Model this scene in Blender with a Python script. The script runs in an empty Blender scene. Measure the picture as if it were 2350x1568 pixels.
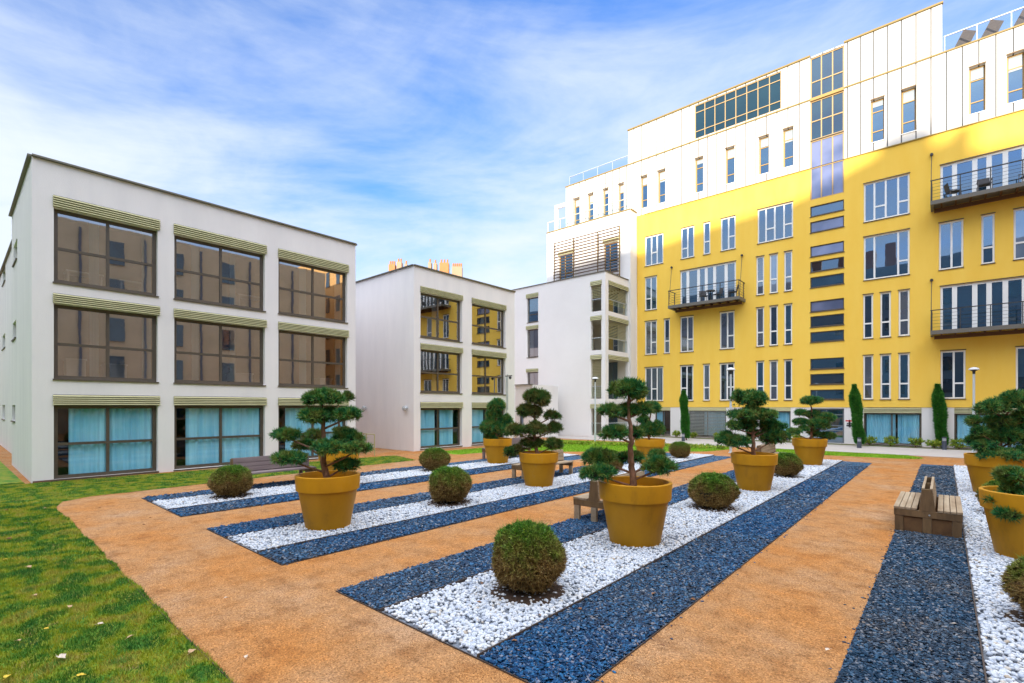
import bpy, math, random
import numpy as np
from mathutils import Vector
random.seed(7); RNG = np.random.default_rng(7)
SC = bpy.context.scene; COL = SC.collection
R = math.radians
# ---------------------------------------------------------------- survey: photo measures to metres
H, CX, V1, V2, h = 933., 1175., 2167., -115., 2.2
f = math.sqrt((V1-CX)*(CX-V2)); A_ = math.atan2(V1-CX, f); sa, ca = math.sin(A_), math.cos(A_)
def G(x, y):
    d = f*h/(y-H); l = (x-CX)*d/f
    return (l*ca-d*sa, l*sa+d*ca)
def C2W(x, y, d):
    l = (x-CX)*d/f
    return Vector((l*ca-d*sa, l*sa+d*ca, h-(y-H)*d/f))
def depth(X, Y): return -X*sa+Y*ca
def UX(px, Y):                 # X on a wall parallel to X standing at Y
    l = (px-CX)/f; t = Y/(l*sa+ca); return t*(l*ca-sa)
def UY(px, X):                 # Y on a wall parallel to Y standing at X
    l = (px-CX)/f; t = X/(l*ca-sa); return t*(l*sa+ca)
# ---------------------------------------------------------------- materials
MATS = {}
class NT:
    def __init__(s, m): s.t = m.node_tree; s.n = s.t.nodes; s.l = s.t.links
    def new(s, k, **kw):
        o = s.n.new(k)
        for a, v in kw.items(): setattr(o, a, v)
        return o
    def link(s, a, b): s.l.new(a, b)
def ramp(n, stops):
    r = n.new('ShaderNodeValToRGB'); e = r.color_ramp.elements
    while len(e) > 1: e.remove(e[-1])
    e[0].position = stops[0][0]; e[0].color = (*stops[0][1], 1)
    for p, c in stops[1:]:
        q = e.new(p); q.color = (*c, 1)
    return r
def M(name, c1, c2=None, scale=4., rough=.8, bump=0., bscale=60., metal=0., spec=.5, stops=None, detail=6, stretch=None, dist=0.0):
    if name in MATS: return MATS[name]
    m = bpy.data.materials.new(name); m.use_nodes = True; n = NT(m)
    b = n.n['Principled BSDF']; b.inputs['Roughness'].default_value = rough
    b.inputs['Metallic'].default_value = metal; b.inputs['Specular IOR Level'].default_value = spec
    b.inputs['Base Color'].default_value = (*c1, 1)
    tc = n.new('ShaderNodeTexCoord'); src = tc.outputs['Object']
    if stretch:
        mp = n.new('ShaderNodeMapping'); mp.inputs['Scale'].default_value = stretch
        n.link(src, mp.inputs['Vector']); src = mp.outputs['Vector']
    if c2 or stops:
        t = n.new('ShaderNodeTexNoise'); t.inputs['Scale'].default_value = scale; t.inputs['Detail'].default_value = detail
        t.inputs['Roughness'].default_value = .65; t.inputs['Distortion'].default_value = dist
        n.link(src, t.inputs['Vector'])
        r = ramp(n, stops or [(.32, c1), (.68, c2)])
        n.link(t.outputs['Fac'], r.inputs['Fac']); n.link(r.outputs['Color'], b.inputs['Base Color'])
    if bump:
        t = n.new('ShaderNodeTexNoise'); t.inputs['Scale'].default_value = bscale; t.inputs['Detail'].default_value = 4
        n.link(src, t.inputs['Vector'])
        q = n.new('ShaderNodeBump'); q.inputs['Strength'].default_value = bump; q.inputs['Distance'].default_value = .02
        n.link(t.outputs['Fac'], q.inputs['Height']); n.link(q.outputs['Normal'], b.inputs['Normal'])
    MATS[name] = m; return m
def island_mat(name, stops, rough=.7, spec=.4, patch=None, bump=0):
    m = bpy.data.materials.new(name); m.use_nodes = True; n = NT(m)
    b = n.n['Principled BSDF']; b.inputs['Roughness'].default_value = rough; b.inputs['Specular IOR Level'].default_value = spec
    g = n.new('ShaderNodeNewGeometry'); r = ramp(n, stops)
    n.link(g.outputs['Random Per Island'], r.inputs['Fac'])
    out = r.outputs['Color']
    if patch:      # (scale, stops, factor): large patches over the pieces
        tc = n.new('ShaderNodeTexCoord'); t = n.new('ShaderNodeTexNoise'); t.inputs['Scale'].default_value = patch[0]
        t.inputs['Detail'].default_value = 5; n.link(tc.outputs['Object'], t.inputs['Vector'])
        r2 = ramp(n, patch[1]); n.link(t.outputs['Fac'], r2.inputs['Fac'])
        mx = n.new('ShaderNodeMix', data_type='RGBA'); mx.inputs['Factor'].default_value = patch[2]
        n.link(out, mx.inputs['A']); n.link(r2.outputs['Color'], mx.inputs['B']); out = mx.outputs['Result']
    n.link(out, b.inputs['Base Color'])
    MATS[name] = m; return m
def glass(name, tint, refl, opaque=None, blend=.35, rough=.015, wav=.0018, tintg=(.86, .86, .86)):
    m = bpy.data.materials.new(name); m.use_nodes = True; n = NT(m)
    n.n.remove(n.n['Principled BSDF']); out = n.n['Material Output']
    gl = n.new('ShaderNodeBsdfGlossy'); gl.inputs['Roughness'].default_value = rough; gl.inputs['Color'].default_value = (*tintg, 1)
    if opaque:
        d = n.new('ShaderNodeBsdfDiffuse'); tc = n.new('ShaderNodeTexCoord'); t = n.new('ShaderNodeTexNoise')
        t.inputs['Scale'].default_value = .7; t.inputs['Detail'].default_value = 2; n.link(tc.outputs['Object'], t.inputs['Vector'])
        r = ramp(n, [(.35, opaque[0]), (.65, opaque[1])]); n.link(t.outputs['Fac'], r.inputs['Fac']); n.link(r.outputs['Color'], d.inputs['Color'])
        base = d.outputs[0]
    else:
        d = n.new('ShaderNodeBsdfTransparent'); d.inputs['Color'].default_value = (*tint, 1); base = d.outputs[0]
    tc = n.new('ShaderNodeTexCoord'); t = n.new('ShaderNodeTexNoise'); t.inputs['Scale'].default_value = 1.3; n.link(tc.outputs['Object'], t.inputs['Vector'])
    bp = n.new('ShaderNodeBump'); bp.inputs['Strength'].default_value = .35; bp.inputs['Distance'].default_value = wav
    n.link(t.outputs['Fac'], bp.inputs['Height']); n.link(bp.outputs['Normal'], gl.inputs['Normal'])
    lw = n.new('ShaderNodeLayerWeight'); lw.inputs['Blend'].default_value = blend
    mr = n.new('ShaderNodeMapRange'); mr.inputs['To Min'].default_value = refl; mr.inputs['To Max'].default_value = 1
    pw = n.new('ShaderNodeMath', operation='POWER'); pw.inputs[1].default_value = 2.; n.link(lw.outputs['Facing'], pw.inputs[0]); n.link(pw.outputs[0], mr.inputs['Value'])
    mx = n.new('ShaderNodeMixShader'); n.link(mr.outputs['Result'], mx.inputs['Fac']); n.link(base, mx.inputs[1]); n.link(gl.outputs[0], mx.inputs[2])
    n.link(mx.outputs[0], out.inputs['Surface']); MATS[name] = m; return m

W_STUCCO = M('white_stucco', (.80, .775, .765), (.72, .70, .70), scale=1.1, rough=.9, bump=.25, bscale=90, detail=9, stretch=(1, 1, .22))
W_STUCCO2 = M('white_stucco_plain', (.80, .78, .76), (.75, .73, .71), scale=.4, rough=.9, bump=.2, bscale=80)
Y_STUCCO = M('yellow_stucco', (.92, .612, .10), (.88, .55, .07), scale=.9, rough=.9, bump=.25, bscale=70, detail=9, stretch=(1, 1, .25))
BEIGE = M('beige_stucco', (.60, .47, .33), (.48, .38, .26), scale=.5, rough=.9)
GREYWALL = M('grey_blue_stucco', (.20, .23, .28), (.16, .19, .24), scale=.5, rough=.9)
COPE = M('coping_metal', (.15, .14, .11), rough=.5, metal=.3)
COPEY = M('ochre_coping_metal', (.27, .185, .045), rough=.5)
BROWNMET = M('brown_window_metal', (.10, .082, .06), (.085, .068, .05), rough=.45, metal=.2)
DARKMET = M('dark_metal', (.05, .05, .052), rough=.5, metal=.4)
WHITEFR = M('white_window_frame', (.82, .82, .80), rough=.45)
OCHREFR = M('ochre_window_frame', (.42, .25, .07), rough=.45)
OLIVE = M('olive_shutter_slat', (.50, .48, .27), (.44, .42, .22), scale=3, rough=.6)
SHADOWBOX = M('shutter_gap', (.02, .02, .018))
CURTAIN = M('curtain_cloth', (.84, .88, .90), (.42, .62, .72), scale=1.1, rough=.9, stretch=(2.6, 2.6, .12))
ROOM = M('room_wall', (.12, .09, .065), (.06, .05, .04), scale=.8)
DKROOM = M('dark_room', (.05, .05, .055), (.03, .03, .035), scale=.8)
BLIND = M('roller_blind', (.33, .38, .42), rough=.8)
CONC = M('concrete', (.50, .46, .43), (.43, .40, .38), scale=1.5, rough=.9, bump=.2, bscale=120)
SOIL = M('soil', (.07, .035, .018), (.03, .018, .01), scale=20, rough=1, bump=.8, bscale=60)
WOOD = M('weathered_wood', (.27, .20, .13), (.13, .085, .05), scale=5, rough=.75, stretch=(1, .12, 1), bump=.3, bscale=20, stops=[(.3, (.46, .37, .26)), (.55, (.31, .225, .14)), (.75, (.13, .08, .045))])
WOODD = M('damp_wood', (.22, .13, .055), (.09, .055, .026), scale=6, rough=.6, stretch=(1, 1, .2), bump=.3, bscale=20)
WOODP = M('grey_purple_wood', (.25, .20, .20), (.15, .11, .11), scale=5, rough=.75, stretch=(1, .12, 1), bump=.3, bscale=20)
BARK = M('bark', (.30, .155, .09), (.09, .05, .035), scale=14, rough=.95, bump=1., bscale=45, stretch=(1, 1, .35))
GALV = M('galvanised_metal', (.52, .56, .58), rough=.4, metal=.5)
G_DARK = glass('reflective_glass', None, .30, opaque=((.008, .030, .055), (.015, .055, .095)), tintg=(.62, .80, 1))
G_TEAL = glass('teal_glass', None, .10, opaque=((.006, .024, .036), (.010, .034, .048)), tintg=(.40, .58, .70))
GV = [G_DARK, glass('grey_room_glass', None, .28, opaque=((.05, .05, .06), (.12, .115, .12)), tintg=(.62, .80, 1)), glass('dark_room_glass', None, .24, opaque=((.006, .012, .02), (.02, .02, .022)), tintg=(.55, .78, 1)), glass('pale_blind_glass', None, .30, opaque=((.10, .14, .20), (.22, .26, .32)), tintg=(.62, .80, 1))]
G_PALE = glass('lavender_glass', None, .20, opaque=((.07, .09, .17), (.18, .20, .32)), tintg=(.75, .80, 1))
G_STAIR = glass('stair_glass', None, .16, opaque=((.008, .02, .035), (.012, .035, .05)), tintg=(.6, .75, .95))
G_WARM = glass('see_through_glass', (.62, .60, .55), .52)
G_COOL = glass('cool_clear_glass', (.60, .88, .97), .08, blend=.2)
G_RAIL = glass('railing_glass', (.84, .93, .92), .03)
G_BACK = glass('distant_window_glass', None, .12, opaque=((.008, .03, .06), (.015, .05, .09)))
def panel_mat():
    m = M('white_seamed_panel', (.66, .63, .585), (.60, .575, .535), scale=.6, rough=.55); n = NT(m); b = n.n['Principled BSDF']
    tc = n.new('ShaderNodeTexCoord'); sp = n.new('ShaderNodeSeparateXYZ'); n.link(tc.outputs['Object'], sp.inputs[0])
    m1 = n.new('ShaderNodeMath', operation='DIVIDE'); m1.inputs[1].default_value = .62; n.link(sp.outputs['X'], m1.inputs[0])
    m2 = n.new('ShaderNodeMath', operation='FRACT'); n.link(m1.outputs[0], m2.inputs[0])
    m3 = n.new('ShaderNodeMath', operation='LESS_THAN'); m3.inputs[1].default_value = .085; n.link(m2.outputs[0], m3.inputs[0])
    mx = n.new('ShaderNodeMix', data_type='RGBA'); n.link(m3.outputs[0], mx.inputs['Factor'])
    n.link(b.inputs['Base Color'].links[0].from_socket, mx.inputs['A']); mx.inputs['B'].default_value = (.05, .05, .055, 1)
    n.link(mx.outputs['Result'], b.inputs['Base Color']); return m
PANEL = panel_mat()
def pot_mat():
    m = M('ochre_pot', (.55, .258, .008), (.47, .21, .007), scale=2.2, rough=.5, spec=.22, bump=.08, bscale=25, detail=10, stretch=(1, 1, .45), stops=[(.30, (.36, .17, .012)), (.44, (.50, .235, .009)), (.62, (.55, .262, .009)), (.76, (.50, .27, .05))]); return m
POT = pot_mat()
# ---------------------------------------------------------------- mesh tools
ORG = {}
def tag(o, label, cat, group=None):
    o['label'] = label; o['category'] = cat
    if group: o['group'] = group
    return o
def thing(name, label, cat, loc=(0, 0, 0), group=None):
    o = bpy.data.objects.new(name, None); o.empty_display_size = .3; COL.objects.link(o); o.location = loc
    ORG[o] = Vector(loc); tag(o, label, cat, group); return o
def link(name, me, mat, parent=None, loc=None):
    o = bpy.data.objects.new(name, me); COL.objects.link(o)
    if mat: me.materials.append(mat)
    if parent: o.parent = parent; ORG[o] = ORG[parent]
    else:
        ORG[o] = Vector(loc or (0, 0, 0)); o.location = ORG[o]
    return o
class MB:
    def __init__(s): s.v = []; s.f = []
    def face(s, pts):
        i = len(s.v); s.v += [tuple(p) for p in pts]; s.f.append(tuple(range(i, i+len(pts))))
    def box(s, a, b):
        x0, y0, z0 = a; x1, y1, z1 = b
        if x0 > x1: x0, x1 = x1, x0
        if y0 > y1: y0, y1 = y1, y0
        if z0 > z1: z0, z1 = z1, z0
        i = len(s.v)
        s.v += [(x0,y0,z0),(x1,y0,z0),(x1,y1,z0),(x0,y1,z0),(x0,y0,z1),(x1,y0,z1),(x1,y1,z1),(x0,y1,z1)]
        s.f += [tuple(i+k for k in q) for q in ((0,3,2,1),(4,5,6,7),(0,1,5,4),(1,2,6,5),(2,3,7,6),(3,0,4,7))]
    def beam(s, p, q, w, t=None, up=Vector((0, 0, 1))):
        p, q = Vector(p), Vector(q); d = (q-p).normalized(); t = t or w
        if abs(d.dot(up)) > .95: up = Vector((0, 1, 0))
        a = d.cross(up).normalized(); b = a.cross(d).normalized(); i = len(s.v)
        for c in (p, q):
            for u, v in ((-1, -1), (1, -1), (1, 1), (-1, 1)): s.v.append(tuple(c+a*u*w/2+b*v*t/2))
        s.f += [tuple(i+k for k in x) for x in ((0,3,2,1),(4,5,6,7),(0,1,5,4),(1,2,6,5),(2,3,7,6),(3,0,4,7))]
    def tube(s, pts, rad, n=10):
        pts = [Vector(p) for p in pts]; rad = rad if isinstance(rad, (list, tuple)) else [rad]*len(pts); i0 = len(s.v)
        for k, p in enumerate(pts):
            d = (pts[min(k+1, len(pts)-1)]-pts[max(k-1, 0)]).normalized()
            up = Vector((0, 1, 0)) if abs(d.z) > .7 else Vector((0, 0, 1))
            a = d.cross(up).normalized(); b = a.cross(d).normalized()
            for j in range(n):
                t = 2*math.pi*j/n; s.v.append(tuple(p+(a*math.cos(t)+b*math.sin(t))*rad[k]))
        for k in range(len(pts)-1):
            for j in range(n):
                s.f.append((i0+k*n+j, i0+k*n+(j+1) % n, i0+(k+1)*n+(j+1) % n, i0+(k+1)*n+j))
        s.f.append(tuple(i0+j for j in range(n))[::-1]); s.f.append(tuple(i0+(len(pts)-1)*n+j for j in range(n)))
    def lathe(s, prof, c=(0, 0, 0), n=48):
        i0 = len(s.v)
        for r, z in prof:
            for j in range(n):
                t = 2*math.pi*j/n; s.v.append((c[0]+r*math.cos(t), c[1]+r*math.sin(t), c[2]+z))
        for k in range(len(prof)-1):
            for j in range(n): s.f.append((i0+k*n+j, i0+k*n+(j+1) % n, i0+(k+1)*n+(j+1) % n, i0+(k+1)*n+j))
        s.f.append(tuple(i0+j for j in range(n))[::-1]); s.f.append(tuple(i0+(len(prof)-1)*n+j for j in range(n)))
    def build(s, name, mat, parent=None, smooth=False, loc=None, bevel=0):
        o = ORG[parent] if parent else Vector(loc or (0, 0, 0))
        me = bpy.data.meshes.new(name); me.from_pydata([(v[0]-o.x, v[1]-o.y, v[2]-o.z) for v in s.v], [], s.f); me.update()
        if smooth:
            me.polygons.foreach_set('use_smooth', [True]*len(me.polygons))
            me.set_sharp_from_angle(angle=R(40))
        ob = link(name, me, mat, parent, loc)
        if bevel:
            md = ob.modifiers.new('edge', 'BEVEL'); md.width = bevel; md.segments = 2; md.limit_method = 'ANGLE'
        return ob
def np_mesh(name, V, T, mat, parent=None, loc=None, smooth=False):
    """V (n,3) points, T (m,k) faces, in world metres"""
    o = ORG[parent] if parent else Vector(loc or (0, 0, 0))
    V = (V-np.array(o)).astype(np.float32); m, k = T.shape
    me = bpy.data.meshes.new(name); me.vertices.add(len(V)); me.vertices.foreach_set('co', V.ravel())
    me.loops.add(m*k); me.loops.foreach_set('vertex_index', T.astype(np.int32).ravel())
    me.polygons.add(m); me.polygons.foreach_set('loop_start', np.arange(0, m*k, k, dtype=np.int32))
    me.update(calc_edges=True)
    if smooth: me.polygons.foreach_set('use_smooth', np.ones(m, dtype=bool))
    return link(name, me, mat, parent, loc)
def dup(root, loc, label=None, rz=0):
    r = root.copy(); COL.objects.link(r); r.location = loc; r.rotation_euler = (0, 0, rz); ORG[r] = Vector(loc)
    if label: r['label'] = label
    for ch in list(root.children):
        c = ch.copy(); COL.objects.link(c); c.parent = r
        for g in ch.children:
            d = g.copy(); COL.objects.link(d); d.parent = c
    return r
def struct(o): o['kind'] = 'structure'; return o
def stuff(o, label, cat): o['kind'] = 'stuff'; return tag(o, label, cat)
# ---------------------------------------------------------------- facade tools
# axis 'Y': wall parallel to X, looking to -Y.  axis 'X': wall parallel to Y, looking to +X.  off > 0 goes into the wall
def P(ax, pl, u, z, off): return (u, pl+off, z) if ax == 'Y' else (pl-off, u, z)
def fbox(mb, ax, pl, u0, u1, z0, z1, o0, o1): mb.box(P(ax, pl, u0, z0, o0), P(ax, pl, u1, z1, o1))
def facade(ax, pl, u0, u1, z0, z1, holes, mat, parent, rev=.2, name='wall'):
    us = sorted({u0, u1, *[q for hl in holes for q in hl[:2]]}); us = [u for u in us if u0 <= u <= u1]
    zs = sorted({z0, z1, *[q for hl in holes for q in hl[2:4]]}); zs = [z for z in zs if z0 <= z <= z1]
    mb = MB()
    for i in range(len(us)-1):
        for j in range(len(zs)-1):
            cu, cz = (us[i]+us[i+1])/2, (zs[j]+zs[j+1])/2
            if any(a < cu < b and c < cz < d for a, b, c, d in holes): continue
            mb.face([P(ax, pl, us[i], zs[j], 0), P(ax, pl, us[i+1], zs[j], 0), P(ax, pl, us[i+1], zs[j+1], 0), P(ax, pl, us[i], zs[j+1], 0)])
    for a, b, c, d in holes:
        q = [(a, c), (b, c), (b, d), (a, d)]
        for k in range(4):
            (ua, za), (ub, zb) = q[k], q[(k+1) % 4]
            mb.face([P(ax, pl, ua, za, 0), P(ax, pl, ub, zb, 0), P(ax, pl, ub, zb, rev), P(ax, pl, ua, za, rev)])
    return mb.build(name, mat, parent)
def window(b, ax, pl, u0, u1, z0, z1, bays=None, fmat=None, gmat=None, rec=.1, fw=.07, sill=True, smat=None, name='window', blind=0, curtain=None, room=None, tfw=None, trim=False):
    """bays: [(end fraction, transom heights as fraction from the bottom)]"""
    e = .004; u0 += e; u1 -= e; z0 += e; z1 -= e; fmat = fmat or WHITEFR; bays = bays or [(1, [])]; tfw = tfw or fw*.8
    m = MB(); d0, d1 = rec, rec+.06
    fbox(m, ax, pl, u0, u0+fw, z0, z1, d0, d1); fbox(m, ax, pl, u1-fw, u1, z0, z1, d0, d1)
    fbox(m, ax, pl, u0+fw, u1-fw, z0, z0+fw, d0, d1); fbox(m, ax, pl, u0+fw, u1-fw, z1-fw, z1, d0, d1)
    s = u0+fw
    for k, (fr, ts) in enumerate(bays):
        last = k == len(bays)-1
        en = u1-fw if last else u0+(u1-u0)*fr-tfw/2
        for t in ts:
            zt = z0+(z1-z0)*t; fbox(m, ax, pl, s, en, zt-tfw/2, zt+tfw/2, d0, d1)
        if not last:
            fbox(m, ax, pl, en, en+tfw, z0+fw, z1-fw, d0, d1); s = en+tfw
    w = m.build(name, fmat, b)
    g = MB(); g.face([P(ax, pl, u0+.01, z0+.01, rec+.035), P(ax, pl, u1-.01, z0+.01, rec+.035), P(ax, pl, u1-.01, z1-.01, rec+.035), P(ax, pl, u0+.01, z1-.01, rec+.035)])
    g.build('pane', gmat, w)
    if sill:
        q = MB(); fbox(q, ax, pl, u0-.03, u1+.03, z0-.045, z0-.006, -.045, rec-.004); q.build('sill', smat or BROWNMET, w)
    if trim:
        q = MB(); fbox(q, ax, pl, u0-.03, u1+.03, z1+.008, z1+.05, -.035, -.003); q.build('head_trim', BROWNMET, w)
    if blind:
        q = MB(); fbox(q, ax, pl, u0+fw+.01, u1-fw-.01, z1-fw-(z1-z0)*blind, z1-fw-.01, rec+.018, rec+.03); q.build('blind', BLIND, w)
    if room:
        q = MB(); dp = room[1]
        a0, a1, b0, b1 = u0-.25, u1+.25, z0-.12, z1+.12
        q.face([P(ax, pl, a0, b0, dp), P(ax, pl, a1, b0, dp), P(ax, pl, a1, b1, dp), P(ax, pl, a0, b1, dp)])
        for A0, A1 in (((a0, b0), (a1, b0)), ((a1, b0), (a1, b1)), ((a1, b1), (a0, b1)), ((a0, b1), (a0, b0))):
            q.face([P(ax, pl, A0[0], A0[1], rec+.1), P(ax, pl, A1[0], A1[1], rec+.1), P(ax, pl, A1[0], A1[1], dp), P(ax, pl, A0[0], A0[1], dp)])
        q.build('interior', room[0], w)
    if curtain:
        for c0, c1 in curtain:
            q = MB(); n = 60; W = u1-u0; a = u0+W*c0; bb = u0+W*c1; i0 = 0
            ph = random.random()*6
            for k in range(n+1):
                u = a+(bb-a)*k/n; o = rec+.14+.04*math.sin(k*1.1+ph)+.02*math.sin(k*.37+ph)
                q.v.append(P(ax, pl, u, z0+.03, o)); q.v.append(P(ax, pl, u, z1-.05, o))
            q.f = [(2*k, 2*k+2, 2*k+3, 2*k+1) for k in range(n)]
            q.build('curtain', CURTAIN, w, smooth=True)
    return w
def shutter_box(b, ax, pl, u0, u1, z0, z1, n=5, proud=.07):
    m = MB(); st = (z1-z0)/n
    for k in range(n):
        za = z0+k*st
        # tilted slat
        p = [P(ax, pl, u0, za+.004, -proud), P(ax, pl, u1, za+.004, -proud), P(ax, pl, u1, za+st*.80, -proud+.035), P(ax, pl, u0, za+st*.80, -proud+.035)]
        r_ = [P(ax, pl, u0, za+.004, -.01), P(ax, pl, u1, za+.004, -.01), P(ax, pl, u1, za+st*.80, -.01), P(ax, pl, u0, za+st*.80, -.01)]
        m.face(p); m.face([p[0], p[1], r_[1], r_[0]]); m.face([p[3], p[2], r_[2], r_[3]])
        m.face([p[0], p[3], r_[3], r_[0]]); m.face([p[1], p[2], r_[2], r_[1]])
    o = m.build('shutter_box', OLIVE, b)
    q = MB(); fbox(q, ax, pl, u0+.01, u1-.01, z0, z1, -.02, -.003); q.build('backing', SHADOWBOX, o)
def shell(b, x0, x1, y0, y1, z1, mat, skip=()):
    """the plain other sides of a building, and its flat roof"""
    m = MB()
    if 'y0' not in skip: m.face([(x0, y0, 0), (x1, y0, 0), (x1, y0, z1), (x0, y0, z1)])
    if 'y1' not in skip: m.face([(x0, y1, 0), (x1, y1, 0), (x1, y1, z1), (x0, y1, z1)])
    if 'x0' not in skip: m.face([(x0, y0, 0), (x0, y1, 0), (x0, y1, z1), (x0, y0, z1)])
    if 'x1' not in skip: m.face([(x1, y0, 0), (x1, y1, 0), (x1, y1, z1), (x1, y0, z1)])
    if m.f: m.build('wall', mat, b)
    r = MB(); r.box((x0+.02, y0+.02, z1-.12), (x1-.02, y1-.02, z1-.02)); r.build('roof', CONC, b)
def coping(b, pts, z, mat=None, w=.18, t=.05, name='coping'):
    m = MB()
    for p, q in zip(pts[:-1], pts[1:]):
        p, q = Vector((*p, z)), Vector((*q, z)); d = (q-p).normalized()*.0
        m.beam(p-d, q+d, w, t)
    return m.build(name, mat or COPE, b)
# ================================================================ BUILDING A (left, three storeys)
XA = -19.6; KA = -XA/ca
def zA(k): return h+k*KA
A = thing('courtyard_building', 'three-storey white building at the left with nine big brown-framed windows', 'building', (XA, 1.54, 0))
ya0, ya1, za = 1.54, UY(816, XA), zA(.2742)
rowsA = [(.2375, .2242, .1402), (.1275, .116, .0312), (.0134, .0015, -.0827)]
colsA = [(123.4, 362), (400, 608), (639, 797)]
holes = []
for p0, p1 in colsA:
    for k0, k1, k2 in rowsA: holes.append((UY(p0, XA), UY(p1, XA), max(zA(k2), .05), zA(k1)))
facade('X', XA, ya0, ya1, 0, za, holes, W_STUCCO, A, .28)
for ci, (p0, p1) in enumerate(colsA):
    for ri, (k0, k1, k2) in enumerate(rowsA):
        u0, u1 = UY(p0, XA), UY(p1, XA); z0, z1 = max(zA(k2), .05), zA(k1)
        g = ri == 2
        window(A, 'X', XA, u0, u1, z0, z1, [(.5, [.47]), (1, [.47])], BROWNMET, G_COOL if g else G_WARM, rec=.16, fw=.1, tfw=.08,
               curtain=[(.14, .97)] if g else ([(.33, .42), (.86, .95)] if ci != 1 else [(.2, .27), (.62, .68)]), room=(DKROOM if g else ROOM, 1.6))
        shutter_box(A, 'X', XA, u0-.02, u1+.06, z1+.01, zA(k0))
# furniture seen behind the panes
def z_at(px, py, X): 
    u = UY(px, X); return u, h-(py-H)*depth(X, u)/f
for (px, py, w, hh, nm) in [(192, 640, .9, .45, 'desk'), (300, 655, .7, .4, 'desk'), (172, 830, .5, .6, 'cabinet'), (262, 828, .6, .5, 'cabinet'), (575, 690, 1.1, .55, 'desk'), (550, 860, .8, .4, 'cabinet'), (742, 875, .6, .35, 'cabinet'), (1010, 895, .8, .5, 'cabinet'), (1110, 895, .6, .4, 'cabinet')]:
    u, z = z_at(px, py, XA-.9)
    m = MB(); fl = 5.9 if z > 5 else 3.03; m.box((XA-1.2, u-w/2, fl+hh), (XA-.6, u+w/2, fl+hh+.05))
    if nm == 'cabinet': m.box((XA-1.15, u-w/2+.02, fl), (XA-.65, u+w/2-.02, fl+hh-.002))
    else:
        for sy in (-1, 1): m.box((XA-1.15, u+sy*(w/2-.08), fl), (XA-.65, u+sy*(w/2-.03), fl+hh-.002))
    o = m.build(nm, M('white_furniture', (.75, .76, .78)), None, loc=(XA-.9, u, fl))
    tag(o, {192: 'white desk behind the top left window of the left building', 300: 'small white desk by the right pane of the top left window', 172: 'white cabinet behind the middle floor left window, by its left pane', 262: 'white cabinet behind the middle floor left window, by its right pane', 575: 'wide white desk behind the top middle window of the left building', 550: 'white cabinet behind the middle window of the left building', 742: 'white cabinet behind the middle floor right window, near the plant', 1010: 'white cabinet behind the middle floor window of the second white building', 1110: 'white cabinet behind the window nearest the second building\'s far corner'}[px], nm)
sideh = []
xs_end = UX(27, ya0)
for (p0, p1, q0, q1) in [(31, 39.5, 556, 602), (29, 37, 738, 778), (28, 35, 930, 966)]:
    u0, u1 = UX(p0, ya0), UX(p1, ya0); um = (p0+p1)/2; dd = depth(UX(um, ya0), ya0)
    sideh.append((u0, u1, h-(q1-H)*dd/f, h-(q0-H)*dd/f))
facade('Y', ya0, xs_end, XA, 0, za, sideh, W_STUCCO, A, .2)
for u0, u1, z0, z1 in sideh: window(A, 'Y', ya0, u0, u1, z0, z1, None, BROWNMET, G_DARK, rec=.12, fw=.05)
shell(A, xs_end, XA, ya0, ya1, za, W_STUCCO, ('y0', 'x1'))
coping(A, [(xs_end, ya0), (XA, ya0), (XA, ya1), (xs_end, ya1)], za+.03)
m = MB(); m.box((XA+.003, ya0+.02, 0), (XA+.035, UY(364, XA), .06)); m.build('plinth', M('brown_plinth', (.13, .07, .045)), A)
# building further left
A2 = thing('far_left_building', 'white three-storey block cut off by the photo\'s left edge', 'building', (-27.2, 2.0, 0))
yb = 1.9; hb = []
for (p0, p1, q0, q1) in [(6, 12.5, 612, 650), (5.5, 12, 768, 800), (5.5, 11.5, 930, 962)]:
    u0, u1 = UX(p0, yb), UX(p1, yb); dd = depth(UX((p0+p1)/2, yb), yb); hb.append((u0, u1, h-(q1-H)*dd/f, h-(q0-H)*dd/f))
facade('Y', yb, -48, -27.0, 0, 9.6, hb, W_STUCCO, A2, .2)
for u0, u1, z0, z1 in hb: window(A2, 'Y', yb, u0, u1, z0, z1, None, BROWNMET, G_DARK, rec=.12, fw=.05)
shell(A2, -48, -27.0, yb, 12, 9.6, W_STUCCO, ('y0',)); coping(A2, [(-48, yb), (-27.0, yb), (-27.0, 12)], 9.63)
m = MB(); m.tube([(-26.75, 1.8, 0), (-26.75, 1.8, 9.4)], .06, 10); m.build('drainpipe', GALV, A2, smooth=True)
# ================================================================ BUILDING B
XB = -19.5; KB = -XB/ca; yB0 = 14.95; yB1 = UY(1181, XB); zB = 9.09
def zb(k): return h+k*KB
B = thing('courtyard_building', 'second white three-storey building, with two columns of windows, behind the pines', 'building', (XB, yB0, 0))
rowsB = [(.2304, .2192, .1334), (.1213, .110, .027), (.0088, -.003, -.082)]; colsB = [(965, 1060), (1083, 1160)]
holes = [(UY(p0, XB), UY(p1, XB), max(zb(k2), .1), zb(k1)) for p0, p1 in colsB for k0, k1, k2 in rowsB]
facade('X', XB, yB0, yB1, 0, zB, holes, W_STUCCO, B, .28)
for p0, p1 in colsB:
    for ri, (k0, k1, k2) in enumerate(rowsB):
        u0, u1 = UY(p0, XB), UY(p1, XB); z0, z1 = max(zb(k2), .1), zb(k1); g = ri == 2
        window(B, 'X', XB, u0, u1, z0, z1, [(.45, [.47]), (1, [.47])], BROWNMET, G_COOL if g else G_WARM, rec=.16, fw=.1, tfw=.08,
               curtain=[(.04, .42), (.52, .86)] if g else [(.36, .43)], room=(DKROOM if g else ROOM, 1.6))
        shutter_box(B, 'X', XB, u0-.02, u1+.06, z1+.01, zb(k0))
facade('Y', yB0, -30, XB, 0, zB, [], W_STUCCO, B)
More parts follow.
